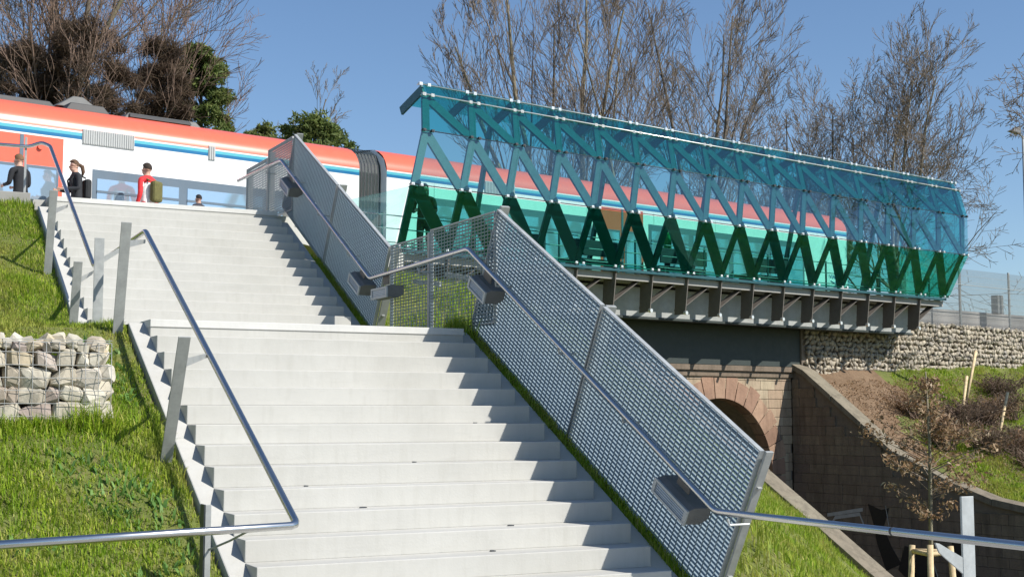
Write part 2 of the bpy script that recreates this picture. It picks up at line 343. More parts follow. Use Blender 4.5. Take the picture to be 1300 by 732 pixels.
# small dirt marks trodden into the steps
for (k, v, l) in ((10, 1.05, .06), (8, 1.75, .03), (11, 2.2, .05), (6, 2.6, .03), (9, .7, .03), (12, 1.9, .04)):
    g = MB(); g.prism([P(-k * D1 + .20, v, -k * H1 + .001), P(-k * D1 + .20, v + l, -k * H1 + .001), P(-k * D1 + .26, v + l * .8, -k * H1 + .001), P(-k * D1 + .24, v + l * .2, -k * H1 + .001)], Vector((0, 0, .008)))
    g.build('dirt_spot', M['darkmetal'], st)

# ------------------------------------------------------------------ grating balustrades
VP = 3.5
def grating_panel(p0, e1, e2, L, H, parent, pitch1=.036, pitch2=.075, depth=.043):
    ev = Vector((1, 0, 0)); g = MB(); p0 = Vector(p0)
    nb = int((H - .04) / pitch1); nc = int((L - .04) / pitch2)
    for i in range(1, nb):
        g.obox(p0 + e1 * (L / 2) + e2 * (i * (H / nb)), e1, e2, ev, L / 2 - .012, .0014, depth / 2)
    for j in range(1, nc):
        g.obox(p0 + e1 * (j * (L / nc)) + e2 * (H / 2) - ev * (depth / 2 - .004), e1, e2, ev, .0042, H / 2 - .012, .003)
    fr = MB(); t = .006; w = .021
    fr.obox(p0 + e1 * (L / 2) + e2 * t, e1, e2, ev, L / 2, t, w); fr.obox(p0 + e1 * (L / 2) + e2 * (H - t), e1, e2, ev, L / 2, t, w)
    fr.obox(p0 + e1 * t + e2 * (H / 2), e1, e2, ev, t, H / 2 - 2 * t, w); fr.obox(p0 + e1 * (L - t) + e2 * (H / 2), e1, e2, ev, t, H / 2 - 2 * t, w)
    f = fr.build('panel_frame', M['galv'], parent); stuff(g.build('grating_bars', M['grate'], f))
def post_plate(base, e1, e2, H, parent, w=.055, t=.012, v=VP + .02):
    g = MB(); b = Vector(base); g.obox(b + e2 * (H / 2), e1, e2, Vector((1, 0, 0)), t, H / 2, w)
    for k in (.2, .35, .82):
        g.obox(b + e2 * (H * k) - e1 * (t + .008), e1, e2, Vector((1, 0, 0)), .012, .008, .02)
    return g.build('post', M['postpaint'], parent, bevel=.002)
def slope_axes(a): return P(math.cos(a), 0, math.sin(a)), P(-math.sin(a), 0, math.cos(a))
HP = 1.37
e1, e2 = slope_axes(.4995)
fa = thing('grating_balustrade', 'galvanised grating balustrade of two sloping panels beside the lower flight', 'balustrade', P(-4, VP, -2.2), 'grating balustrades along the stairs')
q0 = P(-4.65, VP, -1.155) - e2 * HP; q1 = P(-.25, VP, 1.25) - e2 * HP; LL = (q1 - q0).length; e1 = (q1 - q0).normalized(); e2 = P(-e1.z, 0, e1.y)
l1 = LL * .518
grating_panel(q0 + e1 * .03, e1, e2, l1 - .045, HP, fa); grating_panel(q0 + e1 * (l1 + .02), e1, e2, LL - l1 - .04, HP, fa)
post_plate(q0 + P(0, .04, 0) - e2 * .3, e1, e2, HP + .31, fa, .034); post_plate(q0 + e1 * l1 - e2 * .3 + P(0, .075, 0), e1, e2, HP + .3, fa, .05, .02); post_plate(q1 - e2 * .1 + P(0, .075, 0), e1, e2, HP + .13, fa, .05, .02)
FL = (q0, e1, e2)
fb = thing('grating_balustrade', 'dark see-through grating balustrade along the middle landing', 'balustrade', P(1.2, VP, 0), 'grating balustrades along the stairs')
ez, eu = UP, P(1, 0, 0)
Zb = .06
grating_panel(P(-.20, VP, Zb), eu, ez, 1.66, 1.17, fb); grating_panel(P(1.51, VP, Zb), eu, ez, 1.16, 1.12, fb)
g = MB(); g.box(VP - .03, VP + .03, 1.46, 1.52, -.2, 1.2); g.build('post', M['postpaint'], fb, bevel=.004)
for (u0, u1) in ((-.1, .6), (.8, 1.45), (1.6, 2.4)):
    g = MB(); g.beam(P(u0, VP + .18, .62), P(u1, VP + .18, .72), .05, .03, P(0, 1, 0)); g.build('bracing_bar', M['galv'], fb)
fc = thing('grating_balustrade', 'galvanised grating balustrade of two sloping panels beside the upper flight', 'balustrade', P(4, VP, 1), 'grating balustrades along the stairs')
t0 = P(2.70, VP, 1.16); t1 = P(6.55, VP, 3.29); e1 = (t1 - t0).normalized(); e2 = P(-e1.z, 0, e1.y); HU = 1.17
q0 = t0 - e2 * HU; LU = (t1 - t0).length
grating_panel(q0 + e1 * .02, e1, e2, LU / 2 - .04, HU, fc, .036, .06); grating_panel(q0 + e1 * (LU / 2 + .02), e1, e2, LU / 2 - .04, HU, fc, .036, .06)
for k in (0, .5, 1): post_plate(q0 + e1 * (LU * k) - e2 * .25 + P(0, .075, 0), e1, e2, HU + .26, fc, .05, .014)
FU = (q0, e1, e2)
fd = thing('grating_balustrade', 'dull grey grating balustrade at the top landing beside the platform', 'balustrade', P(7.8, VP, TOPZ), 'grating balustrades along the stairs')
grating_panel(P(6.62, VP, TOPZ + .06), eu, ez, 1.24, 1.12, fd); grating_panel(P(7.90, VP, TOPZ + .06), eu, ez, 1.16, 1.0, fd)
for u, hh in ((6.6, 1.2), (7.88, 1.16), (9.08, 1.05)):
    g = MB(); g.box(VP + .03, VP + .1, u - .012, u + .012, TOPZ - .2, TOPZ + hh); g.build('post', M['postpaint'], fd, bevel=.003)

# ------------------------------------------------------------------ handrails
def rail(name, label, pts, r=.026):
    t = thing(name, label, 'handrail', pts[0]); out = [Vector(pts[0])]
    for i in range(1, len(pts) - 1):          # round the corners
        a, b, c = Vector(pts[i - 1]), Vector(pts[i]), Vector(pts[i + 1]); k = min(.05, (b - a).length * .3, (c - b).length * .3)
        p, q = b + (a - b).normalized() * k, b + (c - b).normalized() * k
        out += [p, p * .3 + b * .4 + q * .3, q]
    out.append(Vector(pts[-1])); MB().tube(out, r, 14).build('tube', M['stainless'], t, True); return t
VR = 3.30
hr = rail('handrail', 'long stainless handrail on the right running in front of the gratings', [P(-9.5, VR, -1.60), P(-4.31, VR, -1.60), P(.05, VR, .85), P(2.88, VR, .78), P(6.59, VR, 2.88), P(8.9, VR, 2.92)])
for (u, z, n) in ((-3.0, -.88, FL[2]), (-1.9, -.26, FL[2]), (-.6, .47, FL[2]), (3.7, 1.22, FU[2]), (4.9, 1.90, FU[2]), (6.0, 2.53, FU[2]), (-4.45, -1.62, UP), (1.4, .80, UP), (7.4, 2.88, UP)):
    g = MB(); g.tube([P(u, VR, z) - n * .02, P(u, VR + .02, z) - n * .07, P(u, VP, z) - n * .07], .009, 8); g.build('wall_bracket', M['galv'], hr)
g = MB(); g.tube([P(-6.2, VR, -1.60), P(-6.18, VR, -1.60)], .0266, 14); g.build('joint_sleeve', M['darkmetal'], hr)
rp = thing('handrail_post', 'pale flat steel rail post standing before the dark wing wall at lower right', 'post', P(-6.55, VR + .28, BOTZ))
g = MB(); g.obox(P(-6.55, VR + .27, (BOTZ - 1.37) / 2), Vector((1, 0, 0)), Vector((0, 1, 0)), UP, .05, .008, (-1.37 - BOTZ) / 2); g.build('plate', M['galv'], rp, bevel=.002)
g = MB(); g.prism([P(-6.555, VR + .225, -1.74), P(-6.555, VR + .225, -1.84), P(-6.555, VR + .03, -1.70), P(-6.555, VR + .0, -1.64), P(-6.555, VR + .03, -1.645)], P(.012, 0, 0)); g.build('arm', M['galv'], rp)
VL = .10
hl = rail('handrail', 'stainless handrail on the left bending down both flights and away over the grass', [P(7.55, -1.4, 2.93), P(7.5, -.16, 2.93), P(7.46, .0, 3.00), P(7.30, VL, 2.93), P(3.55, VL, .84), P(.78, VL, .93), P(-4.10, VL, -1.595), P(-4.72, -2.45, -1.60)])
def slant_post(label, top, lean, L, arm_to, w=.048, armz=-.16):
    t = thing('handrail_post', label, 'post', top, 'steel rail posts on the left of the stairs')
    n = P(-math.sin(lean), 0, math.cos(lean)); d = P(math.cos(lean), 0, math.sin(lean)); b = top - n * L
    g = MB(); g.obox((top + b) / 2, Vector((1, 0, 0)), d, n, w, .007, L / 2); g.build('plate', M['postpaint'], t, bevel=.002)
    q = top + n * armz; g = MB()
    if arm_to is not None:
        a = Vector(arm_to)
        g.prism([q + P(0, w - .005, -.03), q + P(0, w - .005, .035), a + P(0, .01, .018), a + P(0, .01, -.018)], P(.016, 0, 0)); g.build('arm', M['postpaint'], t)
    return t
slant_post('slanted grey rail post halfway down the lower flight, set in the grass', P(-2.42, -.262, -.285), .50, 1.25, P(-1.75, VL - .02, -.395), .047, -.22)
slant_post('tall grey rail post at the top of the lower flight, left edge', P(-.10, -.26, .885), .28, 1.35, P(.72, VL - .02, .82), .047, -.2)
slant_post('short grey rail post at the foot of the upper flight', P(2.45, -.262, .77), .30, 1.0, P(3.50, VL - .02, .77), .047, -.2)
slant_post('grey rail post near the head of the upper flight, left edge', P(4.35, -.262, 1.83), .30, 1.1, P(5.5, VL - .02, 1.82), .047, -.25)
t = slant_post('bright upright rail post beside the left end of the middle landing', P(1.22, -.262, .89), 0, 1.2, P(1.22, VL - .02, .88), .048, -.22)
t = slant_post('rail post with a dark side at the foot of the left handrail', P(-3.55, -.35, -1.48), 0, 1.25, None, .02)
g = MB(); g.obox(P(-3.50, -.372, -2.1), Vector((1, 0, 0)), Vector((0, 1, 0)), UP, .006, .05, .62); g.build('flange', M['darkmetal'], t)
g = MB(); g.tube([P(-3.56, -.34, -1.78), P(-3.85, -.28, -1.70), P(-4.16, -.26, -1.62)], .008, 8); g.build('arm', M['postpaint'], t)
t = slant_post('thin pale rail post at the top of the stairs beside the bending rail', P(7.52, -.20, 3.07), 0, 1.15, None, .016)

# step lights under the right handrail
def step_light(label, c, e1, e2, L=.50):
    c = Vector(c); t = thing('step_light', label, 'lamp', c, 'louvred step lights under the right handrail'); ev = Vector((1, 0, 0))
    g = MB(); hl_ = L / 2
    prof = [(-.115, -.095), (-.115, .025), (-.06, .05), (.10, .05), (.10, -.05), (.03, -.10)]      # (v, e2) outline
    g.prism([c - e1 * hl_ + ev * a + e2 * b for a, b in prof], e1 * L); g.build('housing', M['lamp_body'], t, bevel=.006)
    f = MB(); fc_ = c - ev * .121 - e2 * .035
    for s_ in (-1, 1):
        f.obox(fc_ + e2 * (.054 * s_), e1, e2, ev, hl_ + .008, .012, .010); f.obox(fc_ + e1 * ((hl_ - .012) * s_), e1, e2, ev, .02, .042, .0098)
    f.build('lens_frame', M['galv'], t, bevel=.002)
    l = MB(); l.obox(fc_ + ev * .004, e1, e2, ev, hl_ - .034, .041, .004); l = l.build('lens', M['lamp_lens'], t)
    for k in range(4):
        b = MB(); b.obox(fc_ + e2 * (-.03 + k * .02), e1, e2, ev, hl_ - .034, .002, .005); b.build('louvre', M['galv'], l)
    b = MB(); b.obox(c + e2 * .13 - ev * .03, e1, e2, ev, .09, .056, .006); b.build('bracket', M['bracket'], t, bevel=.002)
    return t
step_light('large grey step light near the bottom end of the right handrail', P(-3.78, 3.37, -1.52), FL[1], FL[2], .50)
step_light('grey step light just below the top bend of the lower right handrail', P(-.28, 3.37, .42), FL[1], FL[2], .42)
step_light('level louvred step light on the landing grating', P(2.45, 3.37, .60), P(1, 0, 0), UP, .5)
step_light('grey step light at the foot of the upper right handrail', P(3.30, 3.37, .78), FU[1], FU[2], .42)
step_light('small grey step light at the head of the upper right handrail', P(6.25, 3.37, 2.45), FU[1], FU[2], .46)

# ------------------------------------------------------------------ stones
def hull_mesh(name, n, mat, seed):
    r = np.random.default_rng(seed); bm = bmesh.new()
    for _ in range(n):
        q = r.normal(size=3); q /= np.linalg.norm(q); q = np.sign(q) * np.abs(q) ** .5; q *= .5 * r.uniform(.9, 1.05); bm.verts.new(q)
    res = bmesh.ops.convex_hull(bm, input=bm.verts); bmesh.ops.delete(bm, geom=list({e for e in res['geom_interior'] if isinstance(e, bmesh.types.BMVert)}), context='VERTS')
    bmesh.ops.dissolve_limit(bm, angle_limit=R(14), verts=bm.verts, edges=bm.edges)
    me = bpy.data.meshes.new(name); bm.to_mesh(me); bm.free(); me.materials.append(mat); return me
STONES = [hull_mesh('stone', 26, M['rubble'], 100 + i) for i in range(14)]
gb = thing('gabion', 'wire gabion filled with big pale quarry stones on the left grass slope', 'gabion', P(GAB_U, -1.8, GAB_BOT))
g = MB(); g.box(-3.6, GAB_V - .06, GAB_U + .12, GAB_U + .42, GAB_BOT - .1, GAB_TOP - .09); g.build('stone_core', M['mortar'], gb)
z = GAB_BOT - .06; k = 0
for hrow in (.13, .17, .12, .16, .13, .08):
    v = GAB_V - .03 - random.uniform(0, .02)
    while v > -3.4:
        w = random.uniform(.7, 1.75) * hrow; w = min(max(w, .07), .25)
        o = link('stone', STONES[k % 14], gb); k += 1; o.matrix_parent_inverse = gb.matrix_basis.inverted()
        o.location = P(GAB_U + .055 + random.uniform(-.004, .012), v - w / 2, z + hrow / 2 + random.uniform(-.018, .018))
        o.scale = (w * 1.16, .18, hrow * random.uniform(1.08, 1.3)); o.rotation_euler = (random.choice((0, math.pi)) + random.uniform(-.15, .15), random.uniform(-.35, .35), random.choice((0, math.pi)) + random.uniform(-.15, .15))
        if random.random() < .9:
            b = link('stone', STONES[(k * 5) % 14], gb); b.matrix_parent_inverse = gb.matrix_basis.inverted()
            b.location = P(GAB_U + .15, v + random.uniform(-.06, .06), z + hrow * random.uniform(.2, 1)); b.scale = (.17, .14, .15); b.rotation_euler = (random.random() * 6, random.random() * 6, 0)
        v -= w * .96
    z += hrow * .985
wire = MB()
for i in range(30):
    v = GAB_V + .005 - i * .1; wire.tube([P(GAB_U - .035, v, GAB_BOT - .1), P(GAB_U - .037, v + .004, (GAB_BOT + GAB_TOP) / 2), P(GAB_U - .035, v, GAB_TOP + .03)], .0028, 5)
    wire.tube([P(GAB_U - .035, v, GAB_TOP + .03), P(GAB_U + .42, v, GAB_TOP + .02)], .0026, 5)
for j in range(9):
    z = GAB_BOT - .07 + j * .1; wire.tube([P(GAB_U - .041, GAB_V + .005, z), P(GAB_U - .042, -3.5, z)], .0028, 5); wire.tube([P(GAB_U - .041, GAB_V + .005, z), P(GAB_U + .42, GAB_V + .005, z)], .0028, 5)
for j in range(5): wire.tube([P(GAB_U - .035 + j * .1, GAB_V + .005, GAB_TOP + .032), P(GAB_U - .035 + j * .1, -3.5, GAB_TOP + .032)], .0026, 5)
stuff(wire.build('wire_mesh', M['postpaint'], gb, True))

# far gabion wall (thousands of small stones, joined)
gw = thing('gabion_wall', 'long wall of small beige stones in wire baskets under the mesh fence', 'gabion wall', Bp(29, -11, .3))
g = MB(); g.bbox(23.4, 48, -11.7, -11.17, -.6, 1.66); g.build('stone_core', M['mortar'], gw)
base_h = []
for sd_ in range(8):
    me = hull_mesh('tmp', 11, M['rubble_small'], 300 + sd_); bm = bmesh.new(); bm.from_mesh(me); bmesh.ops.triangulate(bm, faces=bm.faces)
    base_h.append((np.array([q.co[:] for q in bm.verts]), np.array([[q.index for q in f.verts] for f in bm.faces]))); bm.free(); bpy.data.meshes.remove(me)
V_, F_, nb_ = [], [], 0
z = -.25
while z < 1.70:
    s = 23.45 + random.uniform(0, .1)
    while s < 44:
        w = random.uniform(.09, .22); hv = random.uniform(.11, .19); bv, bf = base_h[random.randrange(8)]
        a = random.uniform(-.6, .6); x = bv * np.array([w * 1.15, .13, hv * 1.15]); xr = x.copy(); xr[:, 0] = x[:, 0] * math.cos(a) - x[:, 2] * math.sin(a); xr[:, 2] = x[:, 0] * math.sin(a) + x[:, 2] * math.cos(a)
        c0 = (s + w / 2, -11.12 + random.uniform(-.025, .02), z + random.uniform(-.02, .02)); zz = c0[2] + xr[:, 2]; sx = c0[0] + xr[:, 0]; ox = c0[1] + xr[:, 1]
        V_.append(np.stack([SB * sx + CB * ox, CB * sx - SB * ox, zz], 1)); F_.append(bf + nb_); nb_ += len(bv); s += w
    z += .135
stuff(link('stones', npmesh('stones', np.concatenate(V_), np.concatenate(F_).ravel(), 3, M['rubble_small']), gw))
wire = MB()
for s in np.arange(23.5, 44, .5):
    wire.tube([Bp(s, -11.03, -.2), Bp(s, -11.03, 1.74)], .004, 4)
for z in (.28, .78, 1.28, 1.74): wire.tube([Bp(23.45, -11.03, z), Bp(44, -11.03, z)], .006, 4)
stuff(wire.build('wire_mesh', M['darkmetal'], gw))

# ------------------------------------------------------------------ old stone arch and wing walls
OW = -11.3; SC, ZC, RI, RO = 20.32, -2.50, 1.97, 2.52
aw = thing('arch_bridge_wall', 'old sandstone wall with a red stone arch under the glass bridge', 'arch wall', Bp(SC, OW, -5.3))
pts = [Bp(17.0, OW - .03, -5.4), Bp(17.0, OW - .03, .02), Bp(23.12, OW - .03, .02), Bp(23.12, OW - .03, -5.4), Bp(SC + RI + .06, OW - .03, -5.4)]
for i in range(25):
    a = math.pi * i / 24; pts.append(Bp(SC + (RI + .06) * math.cos(a), OW - .03, ZC + (RI + .06) * math.sin(a)))
pts.append(Bp(SC - RI - .06, OW - .03, -5.4))
MB().prism(pts, -OU * .5).build('mortar_bed', M['mortar'], aw)
bar = MB(); n = 24; sec = [(SC - RI - .03, -5.4)] + [(SC - (RI + .03) * math.cos(math.pi * i / n), ZC + (RI + .03) * math.sin(math.pi * i / n)) for i in range(n + 1)] + [(SC + RI + .03, -5.4)]
vs = [Bp(a, OW - .1, b) for a, b in sec] + [Bp(a, OW - 13, b) for a, b in sec]; kk = len(sec)
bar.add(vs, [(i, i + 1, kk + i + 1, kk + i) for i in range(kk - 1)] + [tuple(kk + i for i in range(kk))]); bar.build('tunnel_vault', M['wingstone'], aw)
nv = 17
for i in range(nv):
    a0, a1 = math.pi * i / nv + .006, math.pi * (i + 1) / nv - .006; g = MB(); ro = RO + (.05 if i % 2 else -.03)
    arc = [(RI, a0), (RI, (a0 + a1) / 2), (RI, a1), (ro, a1), (ro, (a0 + a1) / 2), (ro, a0)]
    g.prism([Bp(SC + r_ * math.cos(a), OW + .012, ZC + r_ * math.sin(a)) for r_, a in arc], -OU * .35); g.build('voussoir', M['redstone'], aw, bevel=.008)
for sgn in (1, -1):
    z = -5.4
    while z < ZC - .05:
        h_ = .36; g = MB(); a = SC + sgn * RI; b = SC + sgn * (RI + .52); g.bbox(min(a, b), max(a, b), OW - .35, OW + .012, z + .006, min(z + h_, ZC) - .006); g.build('jamb_stone', M['redstone'], aw, bevel=.008); z += h_
BOX = {}
def block(parent, c, ex, ey, hx, hy, hz, mat, key):
    if key not in BOX:
        BOX[key] = MB().obox((0, 0, 0), Vector((1, 0, 0)), Vector((0, 1, 0)), UP, .5, .5, .5).mesh('block', mat)
    o = link('block', BOX[key], parent); o.matrix_parent_inverse = parent.matrix_basis.inverted()
    o.matrix_basis = Matrix.Translation(c) @ Matrix((ex, ey, UP)).transposed().to_4x4() @ Matrix.Diagonal((hx, hy, hz, 1)); return o
z = -5.0; row = 0
while z < -.02:
    h_ = .235; s = 17.0 - (row % 2) * .22
    while s < 23.1:
        w = random.uniform(.38, .62); e = min(s + w, 23.12); a = max(s, 17.0)
        cs, cz = (a + e) / 2, z + h_ / 2; far = max(math.hypot(q - SC, max(0, r_ - ZC)) if r_ > ZC else abs(q - SC) for q in (a, e) for r_ in (z, z + h_)); near = min(math.hypot(q - SC, r_ - ZC) if r_ > ZC else abs(q - SC) for q in (a, e) for r_ in (z, z + h_))
        if near > RO - .42 and e - a > .08 and z > -3.2: block(aw, Bp(cs, OW - .105 + random.uniform(-.006, .008), cz), AX, OU, e - a - .014, .2, h_ - .014, M['sandstone'], 'sand')
        s += w
    z += h_; row += 1
g = MB(); g.bbox(16.9, 23.2, OW - .4, OW + .05, .02, .16); g.build('string_course', M['wingstone'], aw, bevel=.01)
g = MB(); g.bbox(16.9, 23.2, OW - .4, OW + .11, .165, .30); g.build('string_course', M['wingstone'], aw, bevel=.01)

def wing(label, s0, thick, prof, dirn, zbot, with_blocks):
    t = thing('wing_wall', label, 'wall', Bp(s0, prof[0][0], zbot), 'sloping wing walls of the arch')
    core = [Bp(s0 + dirn * .03, o, z - .02) for o, z in prof] + [Bp(s0 + dirn * .03, prof[-1][0], zbot), Bp(s0 + dirn * .03, prof[0][0], zbot)]
    MB().prism(core, AX * (dirn * (thick - .03))).build('mortar_bed', M['mortar'], t)
    for i in range(len(prof) - 1):
        (o0, z0), (o1, z1) = prof[i], prof[i + 1]; n = max(1, round(abs(o1 - o0) / .95))
        for j in range(n):
            f0, f1 = j / n, (j + 1) / n - .006; a = Bp(s0 - dirn * .07, o0 + (o1 - o0) * f0, z0 + (z1 - z0) * f0 - .04); b = Bp(s0 - dirn * .07, o0 + (o1 - o0) * f1, z0 + (z1 - z0) * f1 - .04)
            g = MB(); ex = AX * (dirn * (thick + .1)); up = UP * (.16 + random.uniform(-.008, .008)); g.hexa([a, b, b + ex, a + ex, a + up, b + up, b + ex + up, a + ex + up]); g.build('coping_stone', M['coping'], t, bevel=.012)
    if with_blocks:
        os_ = [o for o, _ in prof]; zs_ = [z for _, z in prof]; z = zbot; row = 0; cnt = 0
        while z < max(zs_):
            h_ = .245; o = prof[0][0] - (row % 2) * .25
            while o < prof[-1][0]:
                w = random.uniform(.42, .72); a = max(o, prof[0][0]); e = min(o + w, prof[-1][0]); top = min(np.interp(a, os_, zs_), np.interp(e, os_, zs_)) - .05
                if e - a > .1 and z + h_ < top + .02 and cnt < 290:
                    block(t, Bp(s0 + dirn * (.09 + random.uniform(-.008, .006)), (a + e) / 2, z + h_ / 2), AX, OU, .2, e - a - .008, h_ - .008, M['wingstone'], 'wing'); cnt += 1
                o += w
            z += h_; row += 1
    return t
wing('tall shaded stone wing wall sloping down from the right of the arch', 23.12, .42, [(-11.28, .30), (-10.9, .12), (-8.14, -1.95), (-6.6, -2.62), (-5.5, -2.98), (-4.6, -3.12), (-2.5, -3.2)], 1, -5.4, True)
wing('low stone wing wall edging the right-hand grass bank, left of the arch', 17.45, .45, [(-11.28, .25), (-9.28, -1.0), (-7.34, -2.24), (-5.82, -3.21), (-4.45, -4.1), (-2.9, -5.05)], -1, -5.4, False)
wm = bpy.data.objects
# painted graffiti on the wing wall: black letter shapes with white outlines
gf = thing('graffiti', 'black and white spray painted letters low on the shaded wing wall', 'graffiti', Bp(23.11, -9, -4))
def gshape(name, pts, mat, d): MB().prism([Bp(23.105 - d, o, z) for o, z in pts], AX * .003).build(name, mat, gf)
W_ = simple('grey_white_spray_paint', (.42, .42, .40), .8); K_ = simple('black_spray_paint', (.01, .01, .012), .6)
gshape('letter', [(-8.95, -3.15), (-8.55, -3.28), (-8.32, -3.22), (-8.5, -3.7), (-8.25, -4.2), (-8.0, -4.55), (-8.45, -4.75), (-8.7, -4.1), (-8.8, -3.6)], K_, .006)
gshape('letter', [(-7.9, -4.1), (-7.2, -4.25), (-6.9, -5.0), (-7.6, -5.1), (-8.1, -4.7)], K_, .006)
gshape('letter', [(-6.6, -3.9), (-6.2, -3.95), (-5.9, -5.0), (-6.5, -5.2)], K_, .006)
for a, b in (((-10.1, -3.75), (-9.95, -3.55)), ((-9.95, -3.55), (-9.2, -3.42)), ((-9.2, -3.42), (-9.0, -3.85)), ((-8.42, -3.2), (-8.32, -3.75)), ((-10.2, -3.5), (-9.1, -3.30)), ((-7.2, -4.2), (-6.95, -4.9))):
    o0, z0 = a; o1, z1 = b; w = .045; gshape('outline', [(o0, z0 - w), (o0, z0 + w), (o1, z1 + w), (o1, z1 - w)], W_, .011)

# ------------------------------------------------------------------ glass platform hall on the bridge
SEC = {'A2': (-9.72, 5.60, .72), 'A': (-9.60, 5.37, .72), 'B': (-9.21, 4.56, .46), 'C': (-8.93, 3.42, 0.), 'D': (-9.72, 2.33, .24), 'E': (-9.80, 1.38, .20)}
NB, S0, BAY = 16, 9.27, 1.15
def node(r, i, inset=0): o, z, off = SEC[r]; return Bp(S0 + off + BAY * i, o - inset, z)
hall = thing('glass_platform_hall', 'long teal glass and steel hall cantilevered out on brackets over the arch', 'hall', Bp(18, -10, 2))
def facet_n(r1, r2):
    o1, z1, _ = SEC[r1]; o2, z2, _ = SEC[r2]; d = Vector((0, 0, 0)) + OU * (o2 - o1) + UP * (z2 - z1); n = d.cross(AX); n.normalize()
    return n if n.dot(OU) > 0 else -n
for r1, r2 in (('A', 'B'), ('B', 'C'), ('C', 'D')):
    n = facet_n(r1, r2)
    for i in range(NB):
        a, b, c, d = node(r1, i), node(r1, i + 1), node(r2, i + 1), node(r2, i); ctr = (a + b + c + d) / 4
        q = [ctr + (p - ctr) * .994 + n * .03 for p in (a, b, c, d)]
        if i == 0: q[0] -= AX * .15; q[3] -= AX * .15
        if i == NB - 1: q[1] += AX * .14; q[2] += AX * .14
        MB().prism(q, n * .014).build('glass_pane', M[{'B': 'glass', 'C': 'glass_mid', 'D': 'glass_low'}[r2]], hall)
    for i in range(NB + 1):
        a, b = node(r1, i) - n * .05, node(r2, i) - n * .05
        MB().beam(a, b, .16, .05, n).build('lattice_post', M['lattice'], hall)
        if i < NB: MB().beam(a, node(r2, i + 1) - n * .056, .22 if r2 != 'D' else .25, .046, n).build('lattice_diagonal', M['lattice'], hall)
# ridge strip, rails and clamps
for i in range(NB):
    q = [node('A2', i), node('A2', i + 1), node('A', i + 1) + UP * .03, node('A', i) + UP * .03]; n = facet_n('A2', 'A')
    MB().prism([p + n * .02 for p in q], n * .012).build('ridge_pane', M['glass'], hall)
    a, b = node('A2', i), node('A2', i + 1); k = -OU * .62 - UP * .30
    MB().prism([a + UP * .03, b + UP * .03, b + k, a + k], UP * .014).build('roof_pane', M['glass'], hall)
for i in range(NB + 1):
    a = node('A2', i); MB().beam(a - UP * .08, a - OU * .75 - UP * .40, .18, .05, AX).build('roof_beam', M['lattice'], hall)
    if i % 3 == 2:
        p = a - OU * .75 - UP * .42; MB().beam(p, Bp((p.x * SB + p.y * CB), -11.3, 2.0), .10, .08, AX).build('rear_column', M['lattice'], hall)
for r, off, rad, mt in (('A2', .05, .014, 'galv'), ('A', .07, .016, 'chrome'), ('B', .03, .012, 'darkmetal'), ('C', .02, .010, 'darkmetal'), ('D', .02, .012, 'galv')):
    MB().tube([node(r, 0) + OU * off - AX * .15, node(r, NB) + OU * off + AX * (.1 if r != 'A2' else 0)], rad, 8).build('edge_rail', M[mt], hall, True)
for r in ('A2', 'A', 'B', 'C', 'D'):
    g = MB()
    for i in range(NB + 1):
        for s_ in (-.10, .10):
            c = node(r, i) + AX * s_ + OU * .055
            k_ = 1.25 if r in ('A', 'A2') else 1; g.obox(c, AX, OU, UP, .03 * k_, .025 * k_, .025 * k_); g.tube([c - OU * .10, c + OU * .035], .014, 6)
    stuff(g.build('clamps', M['darkmetal'] if r == 'B' else M['galv'] if r == 'A' else M['chrome'], hall))
MB().bbox(S0 + .1, S0 + NB * BAY + .3, -12.75, -9.82, 2.06, TOPZ + .13).build('deck', M['concrete_dk'], hall)
MB().bbox(S0 + .3, S0 + NB * BAY + .25, -9.80, -9.68, 2.225, 2.285).build('deck_edge_beam', M['lattice'], hall)
# brackets
for i in range(NB + 1):
    a, b = node('D', i), node('E', i)
    if i < NB or True:
        g = MB(); g.hexa([a - OU * .40 - AX * .012 - UP * .05, a - AX * .012 - UP * .05, a + AX * .012 - UP * .05, a - OU * .40 + AX * .012 - UP * .05, b - OU * .34 - AX * .012, b - AX * .012, b + AX * .012, b - OU * .34 + AX * .012][::-1])
        if i < NB: g.build('bracket_plate', M['bracket'], hall)
    if i < NB:
        c = node('D', i + 1)
        g = MB(); g.beam(c - UP * .06 - OU * .22, b + UP * .10 - OU * .26, .018, .22, OU); g.build('bracket_strut', M['bracket'], hall)
        g = MB(); g.tube([b + OU * .05 + UP * .03, b - OU * .03 + UP * .03], .045, 8); g.build('bracket_bolt', M['chrome'], hall)
MB().bbox(S0 - .5, 27.3, -10.50, -10.44, 1.33, 2.0).build('girder_web', M['girder'], hall)
MB().bbox(S0 - .5, 27.3, -10.7, -10.38, 1.27, 1.325).build('girder_flange', M['deckdark'], hall)
MB().bbox(14, 23.6, -12.4, -11.22, .31, 1.30).build('abutment_beam', M['deckdark'], hall)
MB().bbox(14, 27.2, -12.4, -10.52, 1.31, 1.45).build('deck_soffit', M['deckdark'], hall)
# guard rails inside, end pane, benches
for z in (2.45, 2.72, 2.98):
    MB().tube([Bp(S0 - 2.2, -10.05, z), Bp(S0 + NB * BAY, -10.05, z)], .012, 6).build('guard_rail', M['galv'], hall, True)
for i in range(0, NB + 1, 2): MB().beam(Bp(S0 + i * BAY, -10.06, 2.0), Bp(S0 + i * BAY, -10.06, 3.02), .04, .03, OU).build('guard_post', M['lattice'], hall)
q = [Bp(S0 - .12, -9.0, 3.38), Bp(S0 - .12, -11.6, 3.38), Bp(S0 - .12, -11.6, 2.3), Bp(S0 + .05, -9.72, 2.3)]
MB().prism(q, AX * .014).build('end_pane', M['glass_clear'], hall)
qe = [node('C', NB), node('B', NB), node('A', NB), Bp(S0 + NB * BAY + .55, -11.3, 5.2), Bp(S0 + NB * BAY + .3, -11.3, 2.3), node('D', NB)]
MB().prism(qe, AX * .014).build('end_pane', M['glass'], hall)
